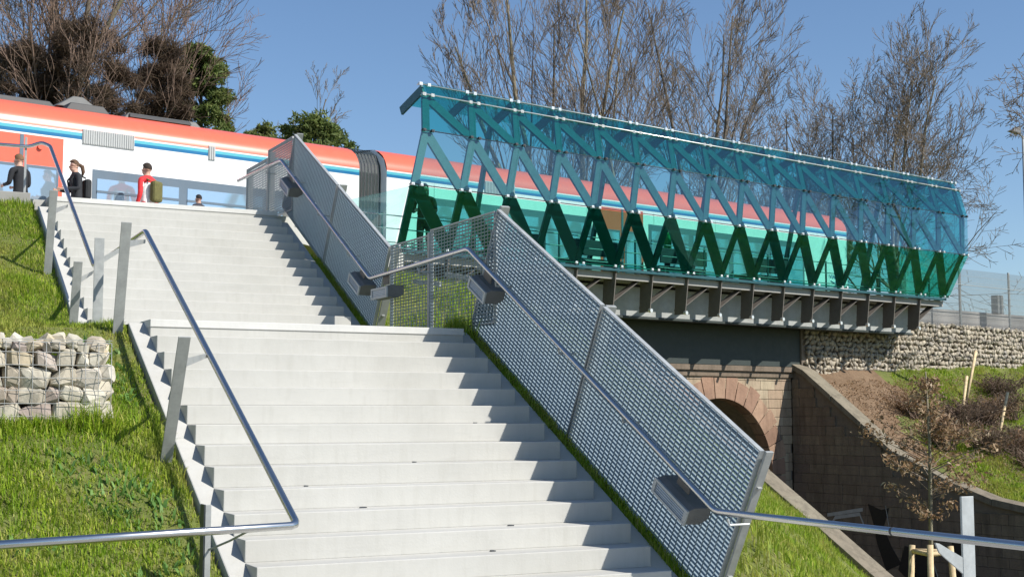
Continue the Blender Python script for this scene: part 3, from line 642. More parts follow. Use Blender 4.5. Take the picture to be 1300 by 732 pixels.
for k, (s, o) in enumerate(((13.2, -10.9), (15.6, -10.9), (18.4, -10.9), (21.5, -10.9))):
    b = thing('platform_bench', ('dark bench behind the glass nearest the stairs end of the hall', 'dark bench behind the glass, second from the stairs', 'dark bench behind the glass above the arch', 'dark bench behind the glass farthest from the stairs')[k], 'bench', Bp(s, o, TOPZ), 'benches inside the glass hall')
    MB().bbox(s - .8, s + .8, o - .22, o + .22, 2.54, 2.60).build('seat', M['darkmetal'], b, bevel=.01); MB().bbox(s - .8, s + .8, o + .2, o + .25, 2.66, 3.02).build('backrest', M['darkmetal'], b, bevel=.01)
    for d in (-.6, .6): MB().bbox(s + d - .03, s + d + .03, o - .2, o + .2, TOPZ + .03, 2.535).build('leg', M['darkmetal'], b)

# ------------------------------------------------------------------ train
tr = thing('passenger_train', 'white passenger train with red roof and cyan stripe standing at the platform', 'train', Bp(8, -14.4, 1.2))
OT = -13.0
def car(s0, s1, ot, dz, wins, doors, grilles):
    def X(s, i, z): return Bp(s, ot - i, z + dz)
    def shell(name, prof, mat, smooth=True, caps=True):
        g = MB(); n = len(prof); vs = [X(s0, i, z) for i, z in prof] + [X(s1, i, z) for i, z in prof]
        fs = [(k, k + 1, n + k + 1, n + k) for k in range(n - 1)]
        g.add(vs, fs); return g.build(name, mat, tr, smooth)
    body = [(0.02, 1.2), (0, 1.9), (0, 4.28)]
    Wd = 2.85
    shell('side_wall', [(Wd, 4.42), (Wd, 1.2), (.02, 1.2), (0, 1.9), (0, 4.42)], M['t_white'], False)
    for s in (s0, s1): MB().add([X(s, .0, 1.2), X(s, 0, 4.42), X(s, .12, 4.72), X(s, .5, 4.98), X(s, Wd - .5, 4.98), X(s, Wd - .12, 4.72), X(s, Wd, 4.42), X(s, Wd, 1.2)], [(0, 1, 2, 3, 4, 5, 6, 7)]).build('end_wall', M['t_white'], tr)
    half = [(-.006, 4.45), (.006, 4.54), (.06, 4.66), (.16, 4.79), (.32, 4.90), (.55, 4.98), (.9, 5.03), (1.42, 5.05)]
    shell('roof', half + [(Wd - a, b) for a, b in reversed(half[:-1])], M['t_red'])
    shell('cantrail', [(-.004, 4.42), (-.006, 4.45)], M['t_white'])
    ed = sorted([s0, s1] + [e for g_ in grilles for e in g_])
    for a, b in zip(ed[::2], ed[1::2]):
        MB().add([X(a, -.003, 4.36), X(b, -.003, 4.36), X(b, -.003, 4.42), X(a, -.003, 4.42)], [(0, 1, 2, 3)]).build('cyan_stripe', M['t_cyan'], tr)
        MB().add([X(a, -.003, 4.295), X(b, -.003, 4.295), X(b, -.003, 4.36), X(a, -.003, 4.36)], [(0, 1, 2, 3)]).build('blue_stripe', M['t_blue'], tr)
    for a, b in grilles:
        g = MB(); g.obox(X((a + b) / 2, -.01, 4.36), AX, OU, UP, (b - a) / 2, .012, .145); gr = g.build('ventilation_grille', M['t_grey'], tr, bevel=.004)
        for k in range(int((b - a) / .045)):
            g = MB(); g.obox(X(a + .03 + k * .045, -.027, 4.36), AX, OU, UP, .010, .008, .13); g.build('slat', M['t_grey'], gr)
    for (a, b, z0, z1, fr) in wins:
        if fr: MB().obox(X((a + b) / 2, -.002, (z0 + z1) / 2), AX, OU, UP, (b - a) / 2, .006, (z1 - z0) / 2).build('window_band', M['t_frame'], tr)
        n = max(1, round((b - a) / 1.7))
        for k in range(n):
            c = a + (b - a) * (k + .5) / n; hw = (b - a) / n / 2 - .09
            w = MB().obox(X(c, -.012, (z0 + z1) / 2 - .04), AX, OU, UP, hw, .008, (z1 - z0) / 2 - .13).build('window', M['t_glass'], tr, bevel=.006)
            MB().obox(X(c, -.024, z1 - .42), AX, OU, UP, hw, .006, .022).build('transom', M['t_frame'], w)
    for s_ in np.arange(s0 + 1.3, s1 - .5, 2.35):
        MB().obox(X(s_, -.0015, 4.02), AX, OU, UP, .006, .002, .24).build('panel_seam', M['t_grey'], tr)
    MB().obox(X((s0 + s1) / 2, -.012, 2.2), AX, OU, UP, (s1 - s0) / 2 - .05, .012, .02).build('skirt_rail', M['t_grey'], tr)
    for (a, b) in doors:
        d = MB().obox(X((a + b) / 2, -.004, 3.12), AX, OU, UP, (b - a) / 2, .010, 1.14).build('door', M['t_red'], tr, bevel=.006)
        m = (a + b) / 2
        for c in ((a + m) / 2, (m + b) / 2):
            w = MB().obox(X(c, -.018, 3.02), AX, OU, UP, (b - a) / 4 - .08, .006, .68).build('door_window_frame', M['t_frame'], d, bevel=.004)
            MB().obox(X(c, -.026, 3.02), AX, OU, UP, (b - a) / 4 - .13, .005, .62).build('door_window', M['t_glass'], w)
        MB().obox(X(m, -.018, 3.12), AX, OU, UP, .035, .005, 1.13).build('door_seal', M['t_frame'], d)
        MB().tube([X(m + .34, -.02, 4.05), X(m + .34, -.06, 4.05)], .05, 10).build('door_lamp', M['t_red'], d)
car(-9.5, 10.62, OT, 0, [(4.6, 10.2, 2.6, 3.75, True), (-8.6, 2.2, 2.6, 3.75, True)], [(2.45, 4.02)], [(4.38, 5.42), (7.0, 7.15)])
car(11.25, 27.7, -12.86, .02, [(12.4, 17.4, 2.6, 3.95, True), (19.4, 25.7, 2.6, 3.95, True)], [(17.7, 19.2)], [(14.0, 14.9)])
g = MB()
for k in range(7):
    s = 10.66 + k * .087; pr = [(.10, 1.5), (.07, 4.40), (.10, 4.6), (.25, 4.84), (.55, 5.0), (1.4, 5.08), (2.3, 5.0), (2.75, 4.5)]
    for (w0, w1, ins) in ((0, .05, 0), (.05, .087, .05)):
        for j in range(len(pr) - 1):
            (a, b), (c, d) = pr[j], pr[j + 1]; g.add([Bp(s + w0, OT - a - ins, b - ins * .6), Bp(s + w1, OT - a - ins, b - ins * .6), Bp(s + w1, OT - c - ins, d - ins * .6), Bp(s + w0, OT - c - ins, d - ins * .6)], [(0, 1, 2, 3)])
g.build('gangway_bellows', M['t_bellow'], tr)
def rbox(name, s0, s1, i0, i1, z0, z1, mat, tap=.12):
    c = [Bp(s0, OT - i0, z0), Bp(s1, OT - i0, z0), Bp(s1, OT - i1, z0), Bp(s0, OT - i1, z0)]; d = [Bp(s0 + tap, OT - i0 - .05, z1), Bp(s1 - tap, OT - i0 - .05, z1), Bp(s1 - tap, OT - i1, z1), Bp(s0 + tap, OT - i1, z1)]
    return MB().hexa(c + d).build(name, mat, tr, bevel=.015)
rbox('roof_unit', -3, 4.1, .62, 2.2, 4.97, 5.10, M['t_roof']); rbox('roof_unit', 4.25, 5.15, .55, 2.2, 4.97, 5.13, M['t_roof']); rbox('roof_fairing', 4.2, 5.1, .9, 2.0, 5.1, 5.34, M['t_roofg'], .35)
rbox('roof_unit', 5.45, 7.15, .6, 2.2, 4.97, 5.10, M['t_roofg']); rbox('roof_unit', 5.55, 6.9, .55, .64, 5.0, 5.08, M['t_roof'], .02)

def lettering(txt, size, s_, o_, z_, mat):
    cu = bpy.data.curves.new('lettering', 'FONT'); cu.body = txt; cu.size = size; cu.extrude = .002
    ob = bpy.data.objects.new('tmp', cu); col.objects.link(ob); dg = bpy.context.evaluated_depsgraph_get(); dg.update()
    me = bpy.data.meshes.new_from_object(ob.evaluated_get(dg)); bpy.data.objects.remove(ob); bpy.data.curves.remove(cu); me.name = 'lettering'; me.materials.clear(); me.materials.append(mat)
    o = bpy.data.objects.new('lettering', me); col.objects.link(o); o.parent = tr; o.matrix_parent_inverse = tr.matrix_basis.inverted()
    o.matrix_basis = Matrix.Translation(Bp(s_, o_, z_)) @ Matrix((AX, UP, OU)).transposed().to_4x4(); return o
lettering('VIAS', .17, 26.85, -12.853, 3.02, M['t_blue'])
MB().tube([Bp(26.9, -12.85, 2.95), Bp(27.05, -12.85, 2.90), Bp(27.22, -12.85, 2.96)], .012, 5).build('logo_swoosh', M['t_blue'], tr, True)

# ------------------------------------------------------------------ fence, parapet, lamp and sign at upper right
fe = thing('mesh_fence', 'grey welded mesh fence on top of the stone gabion wall', 'fence', Bp(31, -11.6, 1.7))
for k in range(6):
    s = 28.75 + k * 2.78; MB().beam(Bp(s, -11.55, 1.6), Bp(s, -11.55, 3.56), .07, .05, OU).build('post', M['postpaint'], fe, bevel=.004)
g = MB()
for s in np.arange(28.8, 42.6, .055): g.obox(Bp(s, -11.515, 2.58), AX, OU, UP, .004, .004, .93)
for z in np.arange(1.7, 3.5, .2): g.obox(Bp(35.7, -11.508, z), AX, OU, UP, 6.95, .003, .003)
for z in (3.02,): g.obox(Bp(35.7, -11.50, z), AX, OU, UP, 6.95, .008, .010)
stuff(g.build('wire_mesh', M['postpaint'], fe))
pw = MB().bbox(24, 50, -12.6, -12.3, 1.2, 2.32).build('parapet_wall', M['concrete_dk'], bevel=.02); tag(pw, 'low grey concrete parapet behind the mesh fence', 'wall')
eb = MB().obox(Bp(34.2, -11.9, 2.55), AX, OU, UP, .16, .12, .3).build('electrical_cabinet', M['postpaint'], bevel=.01); tag(eb, 'small grey cabinet behind the mesh fence at the right edge', 'cabinet')
lp = thing('street_lamp', 'slim street lamp with a flat dark head above the fence at far right', 'street lamp', Bp(39.5, -14, 1.3))
MB().tube([Bp(39.75, -14, 1.2), Bp(39.75, -14, 9.1)], [.07, .045], 10).build('pole', M['postpaint'], lp, True)
MB().tube([Bp(39.75, -14, 9.05), Bp(39.4, -14, 9.2)], .03, 8).build('arm', M['postpaint'], lp, True)
MB().hexa([Bp(39.45, -14.13, 9.12), Bp(39.45, -13.87, 9.12), Bp(38.82, -13.90, 9.16), Bp(38.82, -14.10, 9.16), Bp(39.45, -14.10, 9.42), Bp(39.45, -13.9, 9.42), Bp(38.90, -13.93, 9.19), Bp(38.90, -14.07, 9.19)]).build('lamp_head', M['lamp_body'], lp, bevel=.03)
MB().bbox(39.58, 39.70, -13.95, -13.85, 5.35, 5.6).build('cable_box', M['darkmetal'], lp, bevel=.01)
sg = thing('warning_sign', 'triangular orange and brown warning sign on the lamp pole at far right', 'sign', Bp(39.8, -13.9, 5.8))
MB().prism([Bp(39.45, -13.90, 5.62), Bp(40.15, -13.90, 5.62), Bp(39.8, -13.90, 6.24)], OU * .02).build('plate', simple('sign_orange', (.45, .16, .05), .5), sg)
MB().prism([Bp(39.58, -13.878, 5.69), Bp(40.02, -13.878, 5.69), Bp(39.8, -13.878, 6.08)], OU * .006).build('face', simple('sign_brown', (.16, .09, .05), .6), sg)

# ------------------------------------------------------------------ trees
def seg_mesh(name, segs, mat, thr=.03):
    A = np.array([s[0] for s in segs]); B = np.array([s[1] for s in segs]); r0 = np.array([s[2] for s in segs]); r1 = np.array([s[3] for s in segs])
    d = B - A; d /= np.linalg.norm(d, axis=1, keepdims=True) + 1e-9; ref = np.where(np.abs(d[:, 2:3]) > .9, [[1., 0, 0]], [[0, 0, 1.]]); a = np.cross(d, ref); a /= np.linalg.norm(a, axis=1, keepdims=True); b = np.cross(d, a)
    V, F, n0 = [], [], 0
    for sel, n in ((r0 >= thr, 7), (r0 < thr, 3)):
        k = int(sel.sum())
        if not k: continue
        t = np.arange(n) * 2 * np.pi / n; ring = a[sel][:, None, :] * np.cos(t)[None, :, None] + b[sel][:, None, :] * np.sin(t)[None, :, None]
        vv = np.concatenate([A[sel][:, None, :] + ring * r0[sel][:, None, None], B[sel][:, None, :] + ring * r1[sel][:, None, None]], 1)
        i = np.arange(k)[:, None] * 2 * n + n0; j = np.arange(n)[None, :]; jn = (np.arange(n)[None, :] + 1) % n
        F.append(np.stack([i + j, i + jn, i + n + jn, i + n + j], -1).reshape(-1, 4)); V.append(vv.reshape(-1, 3)); n0 += k * 2 * n
    return npmesh(name, np.concatenate(V), np.concatenate(F).ravel(), 4, mat, True)
def grow(seed, H, trunk_r, spread=.55, levels=4, kids=(7, 6, 5, 4), upw=.25, minr=.0085, first=.25, stems=1, wob=.085, lenk=(.55, .5, .5, .5)):
    r = random.Random(seed); trunk, limbs = [], []
    def branch(p, d, L, rad, lev):
        n = 6 if lev == 0 else (5 if lev < 3 else 3); pts = [p]; q = Vector(p); dd = d.normalized()
        for i in range(n):
            dd = (dd + Vector((r.gauss(0, wob), r.gauss(0, wob), r.gauss(0, wob) + upw * (.25 if lev else .15)))).normalized(); q = q + dd * (L / n); pts.append(q.copy())
        for i in range(n):
            ra = max(minr, rad * (1 - .8 * i / n)); rb = max(minr * .8, rad * (1 - .8 * (i + 1) / n)); (trunk if lev == 0 else limbs).append((tuple(pts[i]), tuple(pts[i + 1]), ra, rb))
        if lev >= levels: return
        nk = kids[lev]
        for k in range(nk):
            f = (first if lev == 0 else .2) + (1 - (first if lev == 0 else .2)) * (k + r.random() * .8) / nk; f = min(f, .98); i = int(f * n); w = f * n - i; i = min(i, n - 1); o = pts[i].lerp(pts[i + 1], w); base = (pts[i + 1] - pts[i]).normalized()
            ax = Vector((r.gauss(0, 1), r.gauss(0, 1), r.gauss(0, 1))).cross(base).normalized(); ang = spread * r.uniform(.6, 1.35)
            nd = (base * math.cos(ang) + ax * math.sin(ang)); cl = L * lenk[lev] * (1.15 - .55 * f) * r.uniform(.75, 1.25)
            branch(o, nd, cl, max(minr, rad * (1 - .75 * f) * .46), lev + 1)
    for s_ in range(stems):
        a = r.random() * 6.28; tilt = .0 if stems == 1 else r.uniform(.08, .32)
        branch(Vector((math.cos(a) * .15 * (stems > 1), math.sin(a) * .15 * (stems > 1), 0)), Vector((math.cos(a) * tilt, math.sin(a) * tilt, 1)), H * r.uniform(.85, 1.0) if stems > 1 else H, trunk_r * (1 if stems == 1 else .75), 0)
    return trunk, limbs
def bare_tree(label, u, v, z, seed, group, bark='bark', tw='twig', **kw):
    t = thing('bare_tree', label, 'tree', P(u, v, z), group); a, b = grow(seed, **kw)
    for nm, sg_, mt in (('trunk', a, bark), ('crown', b, tw)):
        o = link(nm, seg_mesh(nm, sg_, M[mt])); o.parent = t
    return t
def at(px, w):      # plan position seen at image column px (1300 wide) and depth w
    k = (px - 650) / CAM['f']; q = Vector(CAM['loc']) + (Vector((math.sin(_y), math.cos(_y), 0)) + _R * k) * w; return q.y, q.x
GT = 'bare spring trees behind the railway'
TREES = [
 ('tall bare tree with a pale trunk rising behind the near end of the glass hall', 737, 46, 11, dict(H=13.5, trunk_r=.2, spread=.42, kids=(9, 7, 5, 4), first=.15, upw=.3, stems=4, wob=.06, lenk=(.40, .5, .5, .5)), 'bark_pale'),
 ('slimmer bare tree left of the pale-trunked one, behind the glass hall', 688, 48, 12, dict(H=11.5, trunk_r=.11, spread=.5, kids=(9, 6, 5, 3), first=.2, upw=.34, lenk=(.34, .5, .5, .5)), 'bark'),
 ('bare multi-stemmed tree close right of the pale-trunked one', 785, 45, 13, dict(H=12, trunk_r=.12, spread=.5, kids=(6, 6, 5, 3), first=.15, upw=.3, stems=2, lenk=(.46, .5, .5, .5)), 'bark_pale'),
 ('bare tree forking over the middle of the glass hall', 872, 48, 15, dict(H=13, trunk_r=.16, spread=.48, kids=(9, 7, 5, 4), first=.15, upw=.3, stems=3, wob=.06, lenk=(.40, .5, .5, .5)), 'bark'),
 ('slender bare tree between the forked tree and the right-hand grove', 978, 56, 17, dict(H=11.0, trunk_r=.12, spread=.55, kids=(8, 7, 5, 4), first=.15, stems=3, wob=.07, upw=.25, lenk=(.42, .5, .5, .5)), 'bark'),
 ('bare tree at the left of the right-hand grove', 1022, 55, 18, dict(H=10.0, trunk_r=.12, spread=.55, kids=(8, 7, 5, 4), first=.15, stems=3, wob=.07, upw=.25, lenk=(.42, .5, .5, .5)), 'bark'),
 ('bare tree in the middle of the right-hand grove', 1065, 54, 19, dict(H=10.4, trunk_r=.12, spread=.55, kids=(8, 7, 5, 4), first=.15, stems=3, wob=.07, upw=.25, lenk=(.42, .5, .5, .5)), 'bark'),
 ('tallest bare tree of the right-hand grove', 1118, 52, 20, dict(H=11.6, trunk_r=.15, spread=.5, kids=(10, 8, 5, 4), first=.12, upw=.25, stems=3, wob=.07, lenk=(.44, .5, .5, .5)), 'bark_pale'),
 ('broad bare tree at the right end of the grove beside the hall end', 1150, 50, 22, dict(H=7.6, trunk_r=.13, spread=.75, kids=(14, 8, 6, 4), first=.08, upw=.12, lenk=(.66, .52, .5, .5)), 'bark'),
 ('small bare tree showing above the train roof beside the dark conifer', 352, 60, 23, dict(H=12.2, trunk_r=.12, spread=.45, kids=(10, 6, 4, 3), first=.3, lenk=(.30, .5, .5, .5), wob=.05), 'bark'),
 ('bare tree standing at the left picture edge behind the train', -20, 42, 25, dict(H=15, trunk_r=.18, spread=.5, kids=(11, 8, 6, 4), first=.1), 'bark_pale'),
 ('bare tree with dense upright twigs behind the train door', 45, 40, 26, dict(H=13.5, trunk_r=.16, spread=.5, kids=(12, 9, 6, 4), first=.1), 'bark'),
 ('bare tree leaning to the right above the grey roof fairing', 105, 43, 27, dict(H=15, trunk_r=.17, spread=.52, kids=(12, 9, 6, 4), first=.1), 'bark'),
 ('bare reddish tree in front of the dark conifer', 165, 46, 28, dict(H=12.2, trunk_r=.14, spread=.52, kids=(12, 9, 6, 4), first=.1), 'bark'),
 ('bare tree outside the right edge reaching in with long branches', 1385, 36, 31, dict(H=6.6, trunk_r=.13, spread=.95, kids=(6, 5, 5, 4), first=.5, upw=.02, lenk=(.62, .5, .5, .5)), 'bark'),
]
for i, (lab, px, w, seed, kw, bk) in enumerate(TREES):
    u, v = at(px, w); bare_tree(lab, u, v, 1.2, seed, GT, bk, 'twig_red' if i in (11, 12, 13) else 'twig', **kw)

def leaf_cloud(name, centres, radii, n, size, mat, parent, seed, flat=.5, elong=1.0):
    r = np.random.default_rng(seed); k = len(centres); idx = r.integers(0, k, n); c = np.asarray(centres)[idx]; ra = np.asarray(radii)[idx]
    d = r.normal(size=(n, 3)); d /= np.linalg.norm(d, axis=1, keepdims=True); d *= (r.random(n) ** .45)[:, None]
    p = c + d * ra[:, None] * np.array([1, 1, flat]); a = r.normal(size=(n, 3)); a /= np.linalg.norm(a, axis=1, keepdims=True); b = np.cross(a, r.normal(size=(n, 3))); b /= np.linalg.norm(b, axis=1, keepdims=True)
    s = size * r.uniform(.6, 1.4, n)[:, None]; a = a * s * elong; b = b * s * (.42 if elong < 3 else .16)
    bend = np.cross(a, b); bend = bend / (np.linalg.norm(bend, axis=1, keepdims=True) + 1e-9) * s * .2
    V = np.stack([p - a, p + b + bend, p + a, p - b + bend], 1).reshape(-1, 3); f = np.arange(n)[:, None] * 4
    F = np.concatenate([f + [0, 1, 2], f + [0, 2, 3]], 1).reshape(-1)
    return link(name, npmesh(name, V, F, 3, mat), parent)
def conifer(label, px, w, top, rad, seed, mat='conifer', low=3.0, nclump=60, nleaf=26000):
    u, v = at(px, w); t = thing('evergreen_tree', label, 'tree', P(u, v, 1.2), 'evergreens behind the train'); r = random.Random(seed)
    MB().tube([P(u, v, 1.0), P(u + .1, v + .1, top * .55), P(u, v, top * .92)], [.2, .13, .04], 8).build('trunk', M['bark'], t, True)
    cs, rs = [], []
    for _ in range(nclump):
        z = r.uniform(low, top); f = (z - low) / (top - low); k = rad * (1 - .75 * f ** 1.6) * r.uniform(.35, 1.12); a = r.random() * 6.28; cs.append((v + k * math.cos(a), u + k * math.sin(a), z)); rs.append(r.uniform(.22, .48))
    lb = MB()
    for c, q in list(zip(cs, rs))[::2]: lb.tube([P(u, v, c[2] - .5), c], [.035, .012], 5)
    lb.build('limbs', M['bark'], t); leaf_cloud('crown', cs, rs, nleaf, .055 if mat == 'brushbrown' else .075, M[mat], t, seed, .6, 4.5 if mat == 'brushbrown' else 1.6); return t
conifer('dark green conifer rising behind the train roof', 248, 47, 12.0, 1.7, 41, nclump=150, nleaf=34000)
conifer('brown twiggy evergreen mass left of the dark conifer', 195, 44, 11.2, 1.9, 42, 'brushbrown', 3, 170, 30000)
conifer('dense brown scrubby tree at the left behind the train', 100, 40, 10.8, 2.6, 43, 'brushbrown', 2, 190, 30000)
conifer('low brown scrub tree at the left picture edge behind the train', 15, 40, 10.0, 2.6, 46, 'brushbrown', 2, 180, 26000)
conifer('low olive green evergreen bush showing above the train roof', 395, 44, 8.7, 2.7, 44, 'conifer', 3, 190, 22000)
conifer('small olive evergreen between the conifer and the low bush', 325, 46, 8.9, 1.3, 45, 'conifer', 2, 90, 14000)

# young tree with tripod stakes, lower right
YU, YV, YZ = -1.68, 8.0, -4.0
yt = thing('young_tree', 'young tree with brown dry leaves tied inside timber stakes', 'tree', P(YU, YV, YZ))
MB().tube([P(YU, YV, YZ), P(YU + .01, YV + .01, -2.2), P(YU - .02, YV, -1.2), P(YU, YV - .01, -.42)], [.028, .022, .017, .007], 8).build('trunk', M['bark_pale'], yt, True)
r = random.Random(5); segs = []; cs = []; rs = []
for k in range(70):
    z = r.uniform(-2.02, -.55); a = r.random() * 6.28; L = (.20 + .50 * max(0, 1 - abs((z + 1.45) / .85))) * r.uniform(.6, 1.1) * (.55 if z > -1.15 else 1); p0 = Vector((YV, YU, z)); p1 = p0 + Vector((math.cos(a) * L * .6, math.sin(a) * L * .6, L * .28)); p2 = p1 + Vector((math.cos(a + .4) * L * .5, math.sin(a + .4) * L * .5, L * .3 * r.uniform(-.3, 1)))
    segs += [(tuple(p0), tuple(p1), .006, .004), (tuple(p1), tuple(p2), .004, .003)]
    for q in (.35, .7, 1.0): cs.append(tuple(p1.lerp(p2, q))); rs.append(.085)
    cs.append(tuple(p0.lerp(p1, .7))); rs.append(.07)
link('branches', seg_mesh('branches', segs, M['twig']), yt)
leaf_cloud('crown', cs, rs, 1700, .030, M['dryleaf'], yt, 51, 1.0)
sk = thing('tree_stakes', 'timber tripod of pale round stakes with a cross bar around the young tree', 'tree stakes', P(YU, YV, YZ))
for k, (du, dv) in enumerate(((-.16, -.17), (.22, -.06), (-.06, .22))):
    MB().tube([P(YU + du * 1.5, YV + dv * 1.5, YZ - .1), P(YU + du, YV + dv, -2.30 if k else -2.26)], .034, 10).build('stake', M['wood'], sk, True)
for a, b in (((-.16, -.17), (-.06, .22)), ((-.16, -.17), (.22, -.06)), ((.22, -.06), (-.06, .22))):
    MB().tube([P(YU + a[0], YV + a[1], -2.36), P(YU + b[0], YV + b[1], -2.36)], .026, 8).build('cross_bar', M['wood'], sk, True)
# three loose poles and shrubs on the far bank
for lab, (s0, o0, z0), (s1, o1, z1) in (('leftmost pale wooden pole leaning on the brown far bank', (27.2, -8.9, -.95), (27.9, -9.1, .10)), ('upper pale wooden pole on the far bank close to the gabion wall', (28.6, -9.6, -.35), (29.35, -9.7, .85)), ('lowest pale wooden pole standing in the brown far bank', (27.6, -8.1, -1.6), (28.5, -8.25, -.35))):
    p = MB().tube([Bp(s0, o0, z0 - .3), Bp(s1, o1, z1)], .04, 8).build('wooden_pole', M['wood'], None, True); tag(p, lab, 'pole', 'poles on the far bank')
def shrub(label, s, o, rad, hgt, seed, mat, nleaf, twigs=60, leaf=.03, grp='dry shrubs on the far bank'):
    z0 = float(bank_h(np.array(s), np.array(o))); t = thing('shrub', label, 'shrub', Bp(s, o, z0), grp); r = random.Random(seed); segs = []; cs = []
    for k in range(twigs):
        a = r.random() * 6.28; f = r.random(); p0 = Bp(s + r.uniform(-.3, .3) * rad, o + r.uniform(-.3, .3) * rad, z0 - .05); p1 = p0 + Vector((math.cos(a) * rad * f * .6, math.sin(a) * rad * f * .6, hgt * r.uniform(.4, .7))); p2 = p1 + Vector((math.cos(a) * rad * f * .5, math.sin(a) * rad * f * .5, hgt * r.uniform(.1, .4)))
        segs += [(tuple(p0), tuple(p1), .010, .007), (tuple(p1), tuple(p2), .007, .004)]; cs += [tuple(p0.lerp(p1, .7)), tuple(p1), tuple(p1.lerp(p2, .5)), tuple(p2)]
    link('branches', seg_mesh('branches', segs, M['twig_red']), t)
    if nleaf: leaf_cloud('crown', cs, [.13] * len(cs), nleaf, leaf, M[mat], t, seed)
SHR = [(25.6, -9.3, 'brown dry shrub nearest the top of the wing wall'), (26.6, -8.7, 'brown dry shrub left of the leaning poles'), (27.6, -8.8, 'brown dry shrub at the foot of the leftmost pole'), (28.5, -8.9, 'brown dry shrub between the wooden poles'), (29.6, -9.0, 'brown dry shrub right of the wooden poles'), (26.4, -7.6, 'brown dry shrub just above the wing wall coping'), (27.6, -7.4, 'brown dry shrub below the lowest pole'), (28.8, -7.7, 'brown dry shrub right of the lowest pole'), (30.4, -9.6, 'brown dry shrub close under the gabion wall'), (25.3, -8.2, 'low brown shrub beside the wing wall slope'), (27.0, -6.5, 'lowest brown shrub behind the young tree')]
for k, (s, o, lab) in enumerate(SHR): shrub(lab, s, o, 1.0, .75, 60 + k, 'dryleaf' if k % 3 == 0 else 'brushbrown', 2000, 110, .035)
shrub('thin pale leafless shrub on the green part of the far bank', 31.3, -7.2, .9, 1.6, 90, 'weed', 0, 26)

# ------------------------------------------------------------------ grass and weeds
def blades(name, u, v, z, L, wid, mat, seed, lean=.45, kind=True):
    r = np.random.default_rng(seed); n = len(u); p = np.stack([v, u, z], 1); a = r.random(n) * 2 * np.pi; d = np.stack([np.cos(a), np.sin(a), np.zeros(n)], 1); k = (r.random(n) * lean)[:, None]
    side = np.stack([-np.sin(a + r.normal(0, .6, n)), np.cos(a), np.zeros(n)], 1) * (wid * r.uniform(.6, 1.4, n))[:, None]; L = L[:, None]
    m_ = p + d * L * k * .35 + np.array([0, 0, 1]) * L * .55; t = p + d * L * k * 1.25 + np.array([0, 0, 1]) * L * (1 - .35 * k)
    V = np.stack([p - side, p + side, m_ - side * .7, m_ + side * .7, t], 1).reshape(-1, 3); f = np.arange(n)[:, None] * 5
    F = np.concatenate([f + [0, 1, 3], f + [0, 3, 2], f + [2, 3, 4]], 1).reshape(-1)
    return stuff(link(name, npmesh(name, V, F, 3, mat)))
def clumpy(n, u0, u1, v0, v1, seed, scale=1.0):
    r = np.random.default_rng(seed); u = r.uniform(u0, u1, n); v = r.uniform(v0, v1, n); f = np.sin(u * 2.3 + 1.7 * np.sin(v * 1.9)) + np.sin(v * 3.1 + 1.3 * np.sin(u * 2.7)) + .6 * np.sin(u * 7 + v * 5); return u, v, (f + 2.6) / 5.2, r
u, v, f, r = clumpy(210000, -6.2, 7.4, -4.2, -.17, 1); keep = (r.random(len(u)) < .6 + f) & ~((u > GAB_U - .04) & (u < GAB_U + .45) & (v < GAB_V + .03)) & ~((u > GAB_U - .45) & (u < GAB_U + .3) & (v < GAB_V) & (r.random(len(u)) < .25))
u, v, f = u[keep], v[keep], f[keep]; tag(blades('grass', u, v, left_h(u, v) - .01, (.03 + .09 * f) * r.uniform(.5, 1.5, len(u)), .0046, M['grass'], 2, .9), 'green tufted meadow grass on the slope left of the stairs', 'grass')
r = np.random.default_rng(77); n = 2600; u = GAB_U - .06 - np.abs(r.normal(0, .05, n)); v = r.uniform(-3.3, GAB_V + .12, n)
tag(blades('grass', u, v, left_h(u, v) - .01, r.uniform(.05, .19, n) * (1 + .6 * (v > -.95)), .0048, M['grass'], 21, .8), 'fringe of grass growing up the foot of the left gabion', 'grass')
u, v, f, r = clumpy(7000, -6, 0, -3.4, -.3, 9); keep = (f < .38) & ~((u > GAB_U - .3) & (u < GAB_U + .5)); u, v = u[keep], v[keep]
tag(blades('weeds', u, v, left_h(u, v), r.uniform(.04, .11, len(u)), .013, M['weed'], 10, 1.6), 'broad leaved weeds among the grass left of the stairs', 'weeds')
u, v, f, r = clumpy(30000, -5.5, 5.5, 3.38, 3.50, 3); keep = (r.random(len(u)) < .5) ; u, v = u[keep], v[keep]
tag(blades('grass', u, v, np.where(v < 3.42, stair_line(u), right_h(u, v)) + .0, r.uniform(.04, .13, len(u)), .004, M['grass'], 4, .6), 'strip of grass along the foot of the grating panels', 'grass')
u, v, f, r = clumpy(200000, -5.5, 13, 3.6, 16.8, 5); s = SB * v + CB * u; o = CB * v - SB * u; keep = (s < 17.0) & (r.random(len(u)) < .25 + .8 * f) & (o > -11); u, v, f = u[keep], v[keep], f[keep]
tag(blades('grass', u, v, right_h(u, v) - .02, (.07 + .12 * f) * r.uniform(.6, 1.4, len(u)), .007, M['grass'], 6, .8), 'bright green grass on the bank right of the grating balustrade', 'grass')
s, o, f, r = clumpy(170000, 23.7, 40, -11.0, -2.5, 7); edge = 27.4 - .9 * (o + 11.3) + 1.2 * (f - .5); keep = (s > edge) | ((o > -7.0)) ; keep &= r.random(len(s)) < .3 + .7 * f; s, o, f = s[keep], o[keep], f[keep]
tag(blades('grass', CB * s - SB * o, SB * s + CB * o, bank_h(s, o) - .02, (.06 + .12 * f) * r.uniform(.6, 1.4, len(s)), .010, M['grass'], 8, .9), 'green grass on the far bank below the gabion wall', 'grass')
s, o, f, r = clumpy(16000, 23.6, 31, -10.6, -6, 17); keep = s < 31 - 1.1 * (o + 10.6); s, o = s[keep], o[keep]; n = len(s)
